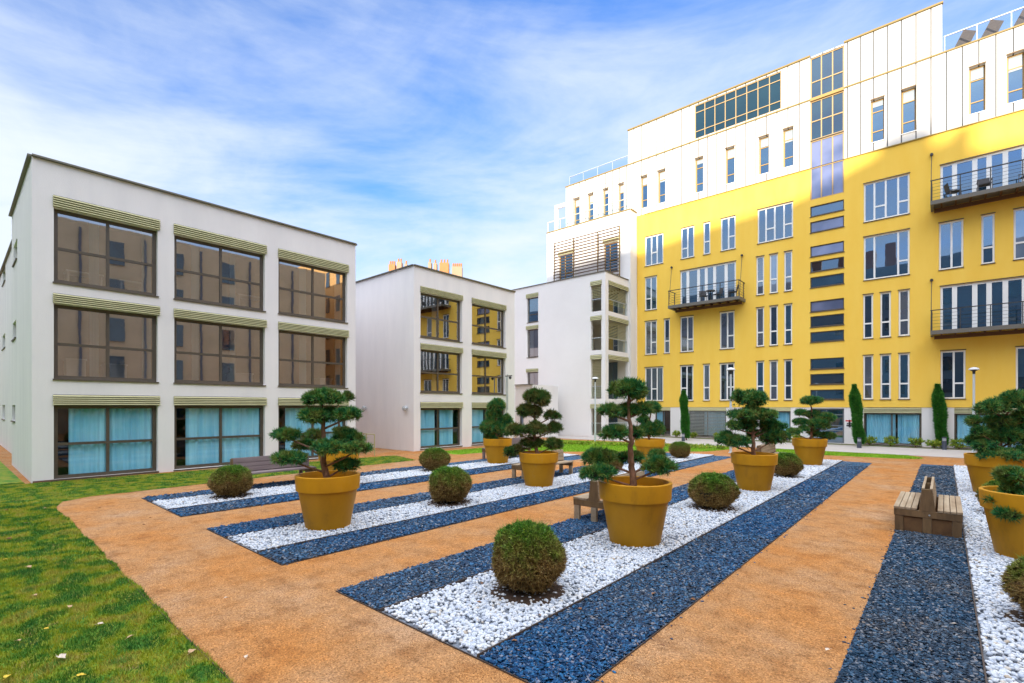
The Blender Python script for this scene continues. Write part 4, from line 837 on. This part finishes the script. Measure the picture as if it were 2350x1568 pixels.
def make_ball(label, dens):
    t = thing('boxwood_ball', label, 'shrub', (0, 0, 0), 'clipped boxwood balls')
    n = dens; d = RNG.normal(0, 1, (n, 3)); d /= np.linalg.norm(d, axis=1)[:, None]; d = d[d[:, 2] > -.80]
    lum = 1+.05*np.sin(d[:, 0]*7+d[:, 2]*5)*np.cos(d[:, 1]*6)+.05*np.sin(d[:, 0]*2.3+1)*np.cos(d[:, 2]*3.1)-.04*np.sin(d[:, 1]*3.7+d[:, 0]*11)
    Cc = d*np.array([.49, .49, .44])*(lum*RNG.uniform(.80, .98, len(d)))[:, None]+np.array([0, 0, .455])
    q = RNG.uniform(0, 1, len(d)) < .22
    V = np.concatenate([tufts(Cc, d*.5, 7, .042, .017), tufts(Cc[q], d[q]*.9, 4, .10, .007)]); o = np_mesh('foliage', V, np.arange(len(V)).reshape(-1, 3), BOXM, t)
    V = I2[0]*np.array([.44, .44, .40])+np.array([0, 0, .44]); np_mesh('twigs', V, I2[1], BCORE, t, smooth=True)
    m = MB(); m.lathe([(.0, .045), (.40, .048), (.50, .038), (.545, .02), (.0, .012)], n=40); m.build('soil_ring', SOIL, t); return t
BALLS = [(-3.72, 4.52, 1.0, 'brown-skirted boxwood ball nearest the viewer, centre front'), (-12.98, 4.5, 1.06, 'wide boxwood ball at the near end of the left bed'), (-8.42, 7.45, 1.12, 'boxwood ball between the two nearest pots of the second bed'), (-13.0, 10.85, 1.08, 'boxwood ball in the left bed, in front of the second white building'),
         (-3.74, 10.8, 1.08, 'boxwood ball right of the central foreground pot'), (-8.38, 20.3, .98, 'far boxwood ball at the end of the second bed, near the lawn'), (-3.7, 17.15, 1.02, 'green boxwood ball between the two far pots of the third bed'), (-8.4, 14.6, 1.0, 'boxwood ball half hidden by the low left pads of the tall pine'),
         (.93, 7.25, 1.03, 'boxwood ball cut by the right edge, in the right bed'), (.95, 14.0, 1.0, 'boxwood ball peeping out between the two pots at the right edge')]
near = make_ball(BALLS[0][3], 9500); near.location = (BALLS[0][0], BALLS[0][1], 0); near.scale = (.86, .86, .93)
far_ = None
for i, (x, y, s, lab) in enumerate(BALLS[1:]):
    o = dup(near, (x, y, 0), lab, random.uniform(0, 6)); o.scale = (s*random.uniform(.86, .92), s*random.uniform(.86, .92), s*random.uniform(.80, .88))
# ================================================================ CYPRESSES, SHRUBS
CYP = island_mat('cypress_leaf', [(0, (.008, .08, .015)), (.5, (.03, .19, .02)), (1, (.11, .34, .04))], rough=.6, spec=.3)
def cypress(px, py, top, wpx, lean, label):
    X, Y = G(px, py); d = depth(X, Y); hh = (py-top)*d/f; r0 = wpx*d/f/2*.72
    t = thing('cypress', label, 'tree', (X, Y, 0), 'columnar cypresses before the yellow building')
    n = 5200; z = RNG.uniform(.05, 1, n); a = RNG.uniform(0, 2*np.pi, n); rr = r0*(.90+.10*np.sin(z*11+px))*np.clip((1-z)*6, .25, 1)*np.clip(.6+z*3, 0, 1)*(1+.15*np.sin(3*a+z*14)); rr *= RNG.uniform(.7, 1.05, n)
    Cc = np.stack([X+rr*np.cos(a)+lean*z, Y+rr*np.sin(a), z*hh], 1); N = np.stack([np.cos(a), np.sin(a), np.full(n, .9)], 1)
    V = tufts(Cc, N, 4, .11, .035); o = np_mesh('crown', V, np.arange(len(V)).reshape(-1, 3), CYP, t)
    m = MB(); m.tube([(X, Y, 0), (X, Y, hh*.3), (X+lean*.9, Y, hh*.9)], [.05, .04, .015], 8); m.build('trunk', BARK, t)
cypress(1575, 1011, 898, 22, -.2, 'left cypress, slim and green, before the far striped blind window')
cypress(1973, 1026, 884, 27, -.25, 'middle cypress, beside the two small notices by the door')
cypress(2163, 1029, 883, 28, -.2, 'right cypress, in front of the white pilaster near the right lamp')
SHR = island_mat('yellow_green_leaf', [(0, (.10, .22, .02)), (.6, (.28, .38, .03)), (1, (.45, .42, .05))], rough=.6)
def shrub(px, y_, s, label, brown=False):
    s *= .72
    X = UX(px, 34.0); t = thing('small_shrub', label, 'shrub', (X, 34.0, 0), 'small shrubs along the foot of the yellow building')
    n = 90; d = RNG.normal(0, 1, (n, 3)); d /= np.linalg.norm(d, axis=1)[:, None]; Cc = np.array([X, 34.0, .36*s])+d*np.array([.42, .3, .24])*s*RNG.uniform(.4, 1, (n, 1))
    V = tufts(Cc, d+np.array([0, 0, .5]), 4, .13, .07); np_mesh('foliage', V, np.arange(len(V)).reshape(-1, 3), SHR, t)
    m = MB()
    for k in range(5): m.tube([(X+random.uniform(-.05, .05), 34, 0), (X+random.uniform(-.3, .3)*s, 34+random.uniform(-.15, .15), .4*s)], .01, 5)
    m.build('stem', BARK, t)
for px, s, lab in [(1552, 1.0, 'small shrub on the pilaster left of the left cypress'), (1591, .9, 'small shrub just right of the left cypress'), (1647, .9, 'small shrub at the right end of the striped blind window'), (1830, 1.2, 'yellowish shrub behind the far layered pine'), (1996, 1.2, 'shrub just right of the middle cypress'), (2044, 1.25, 'shrub in the middle of the curtained window left of the right cypress'),
                   (2102, 1.2, 'bright shrub at the right end of the curtained window'), (2143, 1.0, 'thin shrub just left of the right cypress'), (2200, 1.2, 'shrub before the curtained window right of the right cypress')]: shrub(px, 0, s, lab)
# flower strip on far lawn
n = 420; tt = RNG.uniform(0, 1, n); X = -18+tt*9.6+RNG.normal(0, .3, n); Y = 23.2+tt*3.2+RNG.normal(0, .35, n)
Cc = np.stack([X, Y, RNG.uniform(.02, .12, n)], 1); V = tufts(Cc, np.tile([0, 0, 1.], (n, 1)), 7, .16, .06); o = np_mesh('ground_cover', V, np.arange(len(V)).reshape(-1, 3), SHR); stuff(o, 'low leafy ground cover in a band across the far lawn', 'ground cover')
# ================================================================ BENCHES
def make_bench(label, wood, end):
    """double-sided slatted bench: seat boards run along Y, a wedge-shaped backrest in the middle"""
    t = thing('garden_bench', label, 'bench', (0, 0, 0), 'double-sided wooden benches'); L, W = 2.0, .90
    m = MB()
    for s_ in (-1, 1):
        for k in range(4): x = s_*(.135+k*.082); m.box((min(x, x+s_*.074), 0, .405), (max(x, x+s_*.074), L, .445))
    m.build('seat', wood, t, bevel=.006)
    m = MB()
    for s_ in (-1, 1):
        for k in range(3):
            z0 = .46+k*.115; x = s_*(.088-k*.012); m.v += [(x-.018, .03, z0), (x+.018, .03, z0), (x+.018, L-.03, z0), (x-.018, L-.03, z0), (x-s_*.010-.018, .03, z0+.105), (x-s_*.010+.018, .03, z0+.105), (x-s_*.010+.018, L-.03, z0+.105), (x-s_*.010-.018, L-.03, z0+.105)]
            i = len(m.v)-8; m.f += [tuple(i+q for q in w_) for w_ in ((0,3,2,1),(4,5,6,7),(0,1,5,4),(1,2,6,5),(2,3,7,6),(3,0,4,7))]
    m.build('backrest', wood, t)
    for y in (.06, L/2, L-.03):
        m = MB(); i = len(m.v); m.v += [(-.11, y-.055, .405), (.11, y-.055, .405), (.11, y+.0, .405), (-.11, y+.0, .405), (-.065, y-.055, .78), (.065, y-.055, .78), (.065, y, .78), (-.065, y, .78)]; m.f += [tuple(i+q for q in w_) for w_ in ((0,3,2,1),(4,5,6,7),(0,1,5,4),(1,2,6,5),(2,3,7,6),(3,0,4,7))]
        m.build('back_post', WOODD, t)
    for y in (0.005, L-.075):
        m = MB(); m.box((-.45, y, .29), (.45, y+.06, .403)); m.build('rail', WOODD, t, bevel=.005)
        for x in (-.44, -.06, .32):
            m = MB(); m.box((x, y+.005, 0), (x+.12, y+.065, .288)); m.build('leg', WOODD if end else wood, t, bevel=.005)
    if end:
        for y in (.03, L-.05):
            m = MB(); m.box((-.318, y, .01), (-.062, y+.02, .285)); m.box((.062, y, .01), (.318, y+.02, .285)); m.build('end_panel', M('rusty_panel', (.17, .085, .03), (.10, .05, .02), scale=8), t)
        m = MB(); m.tube([(0.03, 0, .345), (.03, -.008, .345)], .014, 10); m.build('bolt', GALV, t)
    return t
b0 = make_bench('double-sided bench with boarded end standing on dark slate at right', WOOD, True); b0.location = (-.22, 11.0, 0)
b1 = make_bench('low brown bench half hidden behind the central foreground pot', WOOD, False); b1.location = (-4.98, 8.0, 0)
dup(b1, (-9.44, 11.25, 0), 'brown bench behind the pot at centre left'); dup(b1, (-5.0, 19.1, 0), 'far bench whose backrest shows over the broad pine\'s pot')
b3 = make_bench('grey-purple bench near the left building, behind the wide boxwood ball', WOODP, False); b3.location = (-14.05, 4.85, 0); b3.scale = (1.05, 1.05, 1.05)
dup(b3, (-14.0, 14.6, 0), 'grey bench behind the small dense pine\'s pot')
# ================================================================ LAMPS, BOLLARDS, CAMERA POLE, HANDRAIL
def lamp(px, py, label):
    X, Y = G(px, py); t = thing('street_lamp', label, 'lamp post', (X, Y, 0), 'grey garden lamp posts')
    m = MB(); m.lathe([(.10, 0), (.10, .04), (.06, .06), (.058, 2.2), (.045, 2.25), (.045, 3.72)], (X, Y, 0), 16); m.build('pole', M('pale_blue_grey_paint', (.50, .55, .58), rough=.4), t, smooth=True)
    m = MB(); m.lathe([(.05, 3.72), (.06, 3.85), (.13, 3.88), (.13, 3.9), (.0, 3.9)], (X, Y, 0), 20); m.build('light_housing', DARKMET, t, smooth=True)
    m = MB(); m.lathe([(.0, 3.905), (.20, 3.91), (.205, 3.935), (.15, 4.0), (.07, 4.03), (.0, 4.04)], (X, Y, 0), 24); m.build('lamp_hood', M('pale_hood', (.62, .64, .66), rough=.4), t, smooth=True)
lamp(1677, 1040, 'lamp post behind the broad pine in front of the yellow wall'); lamp(1366, 1014, 'lamp post in front of the loggia building'); lamp(2235, 1041, 'lamp post at right, between the right cypress and the dark pine')
for px, py, hh, lab in [(1568, 1013, .5, 'dark bollard at the foot of the left cypress'), (1972, 1029, .56, 'dark bollard at the foot of the middle cypress'), (2167, 1033, .66, 'dark bollard at the foot of the right cypress')]:
    X, Y = G(px, py); t = thing('bollard_light', lab, 'bollard', (X, Y, 0), 'dark bollards before the yellow building')
    m = MB(); m.lathe([(.11, 0), (.105, .02), (.095, hh-.2), (.0, hh-.2)], (X, Y, 0), 16); m.build('post', M('bollard_paint', (.05, .06, .085), rough=.5), t, smooth=True)
    m = MB(); m.lathe([(.08, hh-.199), (.08, hh-.06), (.0, hh-.06)], (X, Y, 0), 16); m.build('lens', M('grey_lens', (.35, .37, .40), rough=.3), t, smooth=True)
    m = MB(); m.lathe([(.095, hh-.059), (.095, hh), (.0, hh)], (X, Y, 0), 16); m.build('cap', M('bollard_paint', (.05, .06, .085)), t, smooth=True)
X, Y = -19.2, UY(1163, -19.2); t = thing('camera_pole', 'slim grey pole with a small security camera by the second building', 'security camera', (X, Y, 0))
m = MB(); m.tube([(X, Y, 0), (X, Y, 3.95)], .035, 10); m.build('pole', GALV, t, smooth=True)
m = MB(); m.beam((X-.1, Y, 3.97), (X+.32, Y+.1, 3.99), .05); m.build('arm', DARKMET, t); m = MB(); m.tube([(X+.2, Y+.06, 3.93), (X+.22, Y+.06, 3.84), (X+.22, Y+.06, 3.78)], [.08, .08, .03], 12); m.build('camera_dome', DARKMET, t, smooth=True)
m = MB()
p1, p2 = Vector((-19.0, 12.35, 0)), Vector((-19.0, 12.35, 0)); q = [(-20.6, 12.6), (-19.05, 12.45)]
for z in (.95, .5): m.tube([(q[0][0], q[0][1], z), (q[1][0], q[1][1], z)], .022, 8)
for k in (0, .5, 1): x = q[0][0]+(q[1][0]-q[0][0])*k; y = q[0][1]+(q[1][1]-q[0][1])*k; m.tube([(x, y, 0), (x, y, .95)], .022, 8)
o = m.build('handrail', M('olive_rail', (.38, .35, .16), rough=.4), smooth=True, loc=(-19.8, 12.5, 0)); tag(o, 'olive tubular handrail between the left and second white buildings', 'handrail')
# ================================================================ CHAIRS AND LOUNGERS
def make_chair(label):
    t = thing('patio_chair', label, 'chair', (0, 0, 0), 'chairs on the balconies'); mm = M('chair_weave', (.05, .05, .055)); ff = M('chair_frame', (.10, .10, .11), metal=.3, rough=.4)
    m = MB(); m.box((-.24, -.22, .40), (.24, .22, .43)); m.build('seat', mm, t)
    m = MB(); m.beam((0, .22, .44), (0, .32, .85), .46, .02, Vector((1, 0, 0)).cross(Vector((0, .1, .41))).normalized()); m.build('backrest', mm, t)
    for sx in (-1, 1):
        for sy in (-1, 1): m = MB(); m.tube([(sx*.25, sy*.24, 0), (sx*.25, sy*.2, .41 if sy > 0 else .62)], .016, 6); m.build('leg', ff, t)
        m = MB(); m.box((sx*.25-.02, -.24, .622), (sx*.25+.02, .28, .642)); m.build('armrest', ff, t)
    return t
c0 = make_chair('dark chair at the left end of the upper right balcony'); c0.location = (.35, 33.9, 12.77); c0.rotation_euler = (0, 0, 1.9)
for x, y, z, rz, lab in [(1.5, 33.85, 12.77, .1, 'dark chair second from the left end of the upper right balcony'), (3.0, 33.9, 12.77, -1.2, 'dark chair on the upper right balcony, cut by the photo\'s edge'), (-12.3, 33.8, 9.27, .6, 'dark chair at the left on the small left balcony'), (-11.4, 33.8, 9.27, -.7, 'dark chair in the middle of the small left balcony'), (-10.4, 33.8, 9.27, -1.4, 'dark chair at the right end of the small left balcony')]: dup(c0, (x, y, z), lab, rz)
t = thing('patio_table', 'small round dark table among the chairs on the small left balcony', 'table', (-11.85, 33.8, 9.27)); m = MB(); m.lathe([(.0, .70), (.3, .70), (.3, .73), (0, .73)], (-11.85, 33.8, 9.27), 20); m.build('table_top', M('chair_frame', (.1, .1, .11)), t)
m = MB(); m.lathe([(.2, 0), (.2, .02), (.03, .04), (.03, .699)], (-11.85, 33.8, 9.27), 14); m.build('pedestal', DARKMET, t)
def make_lounger(label):
    t = thing('roof_lounger', label, 'lounger', (0, 0, 0), 'grey-brown loungers on the roof terrace'); mm = M('lounger_cloth', (.17, .13, .12), (.13, .10, .10), scale=6)
    m = MB(); m.beam((-.35, 0, .30), (.25, 0, 1.02), .72, .05, Vector((-.77, 0, .64))); m.build('backrest', mm, t)
    m = MB(); m.beam((-.34, 0, .27), (-1.4, 0, .27), .7, .05); m.build('seat', mm, t)
    for x in (-1.3, -.4):
        for y in (-.3, .3): m = MB(); m.box((x-.02, y-.02, 0), (x+.02, y+.02, .24)); m.build('leg', GALV, t)
    return t
l0 = make_lounger('roof lounger nearest the white stair block'); zz = zTop1-.03
xs = [uy(2190)+.15, uy(2254)+.12, uy(2332)+.1]
l0.location = (xs[0]+.3, YD+.95, zz+.12); l0.rotation_euler = (0, 0, -.75)
dup(l0, (xs[1]+.3, YD+.95, zz+.12), 'middle one of the three roof loungers', -.75); dup(l0, (xs[2]+.3, YD+.95, zz+.12), 'roof lounger nearest the photo\'s right edge', -.75)
# ================================================================ LIGHT, SKY, CAMERA
w = bpy.data.worlds.new('World'); SC.world = w; w.use_nodes = True; n = NT(w); bg = n.n['Background']; 
sky = n.new('ShaderNodeTexSky', sky_type='NISHITA'); sky.sun_disc = False; sky.sun_elevation = R(EL); sky.sun_rotation = R(180-PHI); sky.air_density = 1.0; sky.dust_density = .3; sky.ozone_density = 3
OVH_FILL = 11.; A_DEG = 41.25
tc = n.new('ShaderNodeTexCoord'); sp = n.new('ShaderNodeSeparateXYZ'); n.link(tc.outputs['Generated'], sp.inputs[0])
def mth(op, a, b=None, c=None):
    q = n.new('ShaderNodeMath', operation=op)
    for i, v in enumerate((a, b, c)):
        if v is None: continue
        if isinstance(v, (int, float)): q.inputs[i].default_value = v
        else: n.link(v, q.inputs[i])
    return q.outputs[0]
zc = mth('ADD', mth('MAXIMUM', sp.outputs['Z'], 0), .55)
cb = n.new('ShaderNodeCombineXYZ'); n.link(mth('DIVIDE', sp.outputs['X'], zc), cb.inputs[0]); n.link(mth('DIVIDE', sp.outputs['Y'], zc), cb.inputs[1]); n.link(mth('MULTIPLY', sp.outputs['Z'], 2.2), cb.inputs[2])
def cnoise(rot, scl, loc, sc, det, rgh, dis):
    mp = n.new('ShaderNodeMapping'); mp.inputs['Rotation'].default_value = (0, 0, R(rot)); mp.inputs['Scale'].default_value = scl; mp.inputs['Location'].default_value = loc; n.link(cb.outputs[0], mp.inputs['Vector'])
    t1 = n.new('ShaderNodeTexNoise'); t1.inputs['Scale'].default_value = sc; t1.inputs['Detail'].default_value = det; t1.inputs['Roughness'].default_value = rgh; t1.inputs['Distortion'].default_value = dis; n.link(mp.outputs[0], t1.inputs['Vector']); return t1.outputs['Fac']
nA = cnoise(-A_DEG, (1, 1, 1.7), (3.1, 1.4, .3), 1.05, 10, .60, .35)
nB = cnoise(-A_DEG+30, (.8, 3.0, 2.5), (.4, 2.3, 0), 1.4, 9, .58, .6)
side = mth('ADD', mth('MULTIPLY', sp.outputs['X'], .7518), mth('MULTIPLY', sp.outputs['Y'], .6593))
fwd = mth('ADD', mth('MULTIPLY', sp.outputs['X'], -.6593), mth('MULTIPLY', sp.outputs['Y'], .7518))
dens = mth('ADD', mth('ADD', mth('MULTIPLY', nA, 1.25), mth('MULTIPLY', nB, .45)), mth('ADD', mth('MULTIPLY', side, -.13), mth('MULTIPLY', mth('SUBTRACT', .40, sp.outputs['Z']), .95)))
mr = n.new('ShaderNodeMapRange', interpolation_type='SMOOTHSTEP'); mr.inputs['From Min'].default_value = .50; mr.inputs['From Max'].default_value = 1.16; mr.inputs['To Max'].default_value = .97; n.link(dens, mr.inputs['Value'])
hs = n.new('ShaderNodeMix', data_type='RGBA', blend_type='MULTIPLY'); hs.inputs['Factor'].default_value = 1; hs.inputs['B'].default_value = (.55, .93, 1.45, 1); n.link(sky.outputs[0], hs.inputs['A'])
mx = n.new('ShaderNodeMix', data_type='RGBA'); n.link(mr.outputs['Result'], mx.inputs['Factor']); n.link(hs.outputs['Result'], mx.inputs['A']); mx.inputs['B'].default_value = (3.1, 3.4, 3.8, 1)
# added unseen bright sky cap overhead and behind the viewer, lifts the shade
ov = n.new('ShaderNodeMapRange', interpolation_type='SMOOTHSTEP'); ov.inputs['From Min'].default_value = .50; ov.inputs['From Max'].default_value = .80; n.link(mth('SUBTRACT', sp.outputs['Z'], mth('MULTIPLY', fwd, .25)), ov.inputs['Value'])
m3 = n.new('ShaderNodeMix', data_type='RGBA'); n.link(ov.outputs['Result'], m3.inputs['Factor']); n.link(mx.outputs['Result'], m3.inputs['A']); m3.inputs['B'].default_value = (OVH_FILL*.93, OVH_FILL*.97, OVH_FILL*1.06, 1)
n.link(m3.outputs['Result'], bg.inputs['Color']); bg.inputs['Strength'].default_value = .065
sun = bpy.data.lights.new('sun', 'SUN'); sun.energy = 1.7; sun.angle = R(1.0); sun.color = (1, .90, .74); so = bpy.data.objects.new('sun', sun); COL.objects.link(so)
dv = Vector((math.sin(R(PHI))*math.cos(R(EL)), -math.cos(R(PHI))*math.cos(R(EL)), math.sin(R(EL)))); so.rotation_euler = dv.to_track_quat('Z', 'Y').to_euler(); so.location = dv*60
cam = bpy.data.cameras.new('camera'); cam.sensor_width = 36; cam.lens = f/2350*36; cam.shift_y = (H-784)/2350; cam.clip_end = 2000; cam.clip_start = .05
co = bpy.data.objects.new('camera', cam); COL.objects.link(co); co.location = (0, 0, h); co.rotation_euler = (R(90), 0, A_); SC.camera = co
SC.view_settings.view_transform = 'Standard'; SC.view_settings.look = 'None'; SC.view_settings.exposure = 2.2; SC.view_settings.gamma = 1
SC.render.engine = 'CYCLES'; SC.cycles.max_bounces = 8; SC.cycles.transparent_max_bounces = 12; SC.cycles.use_denoising = True
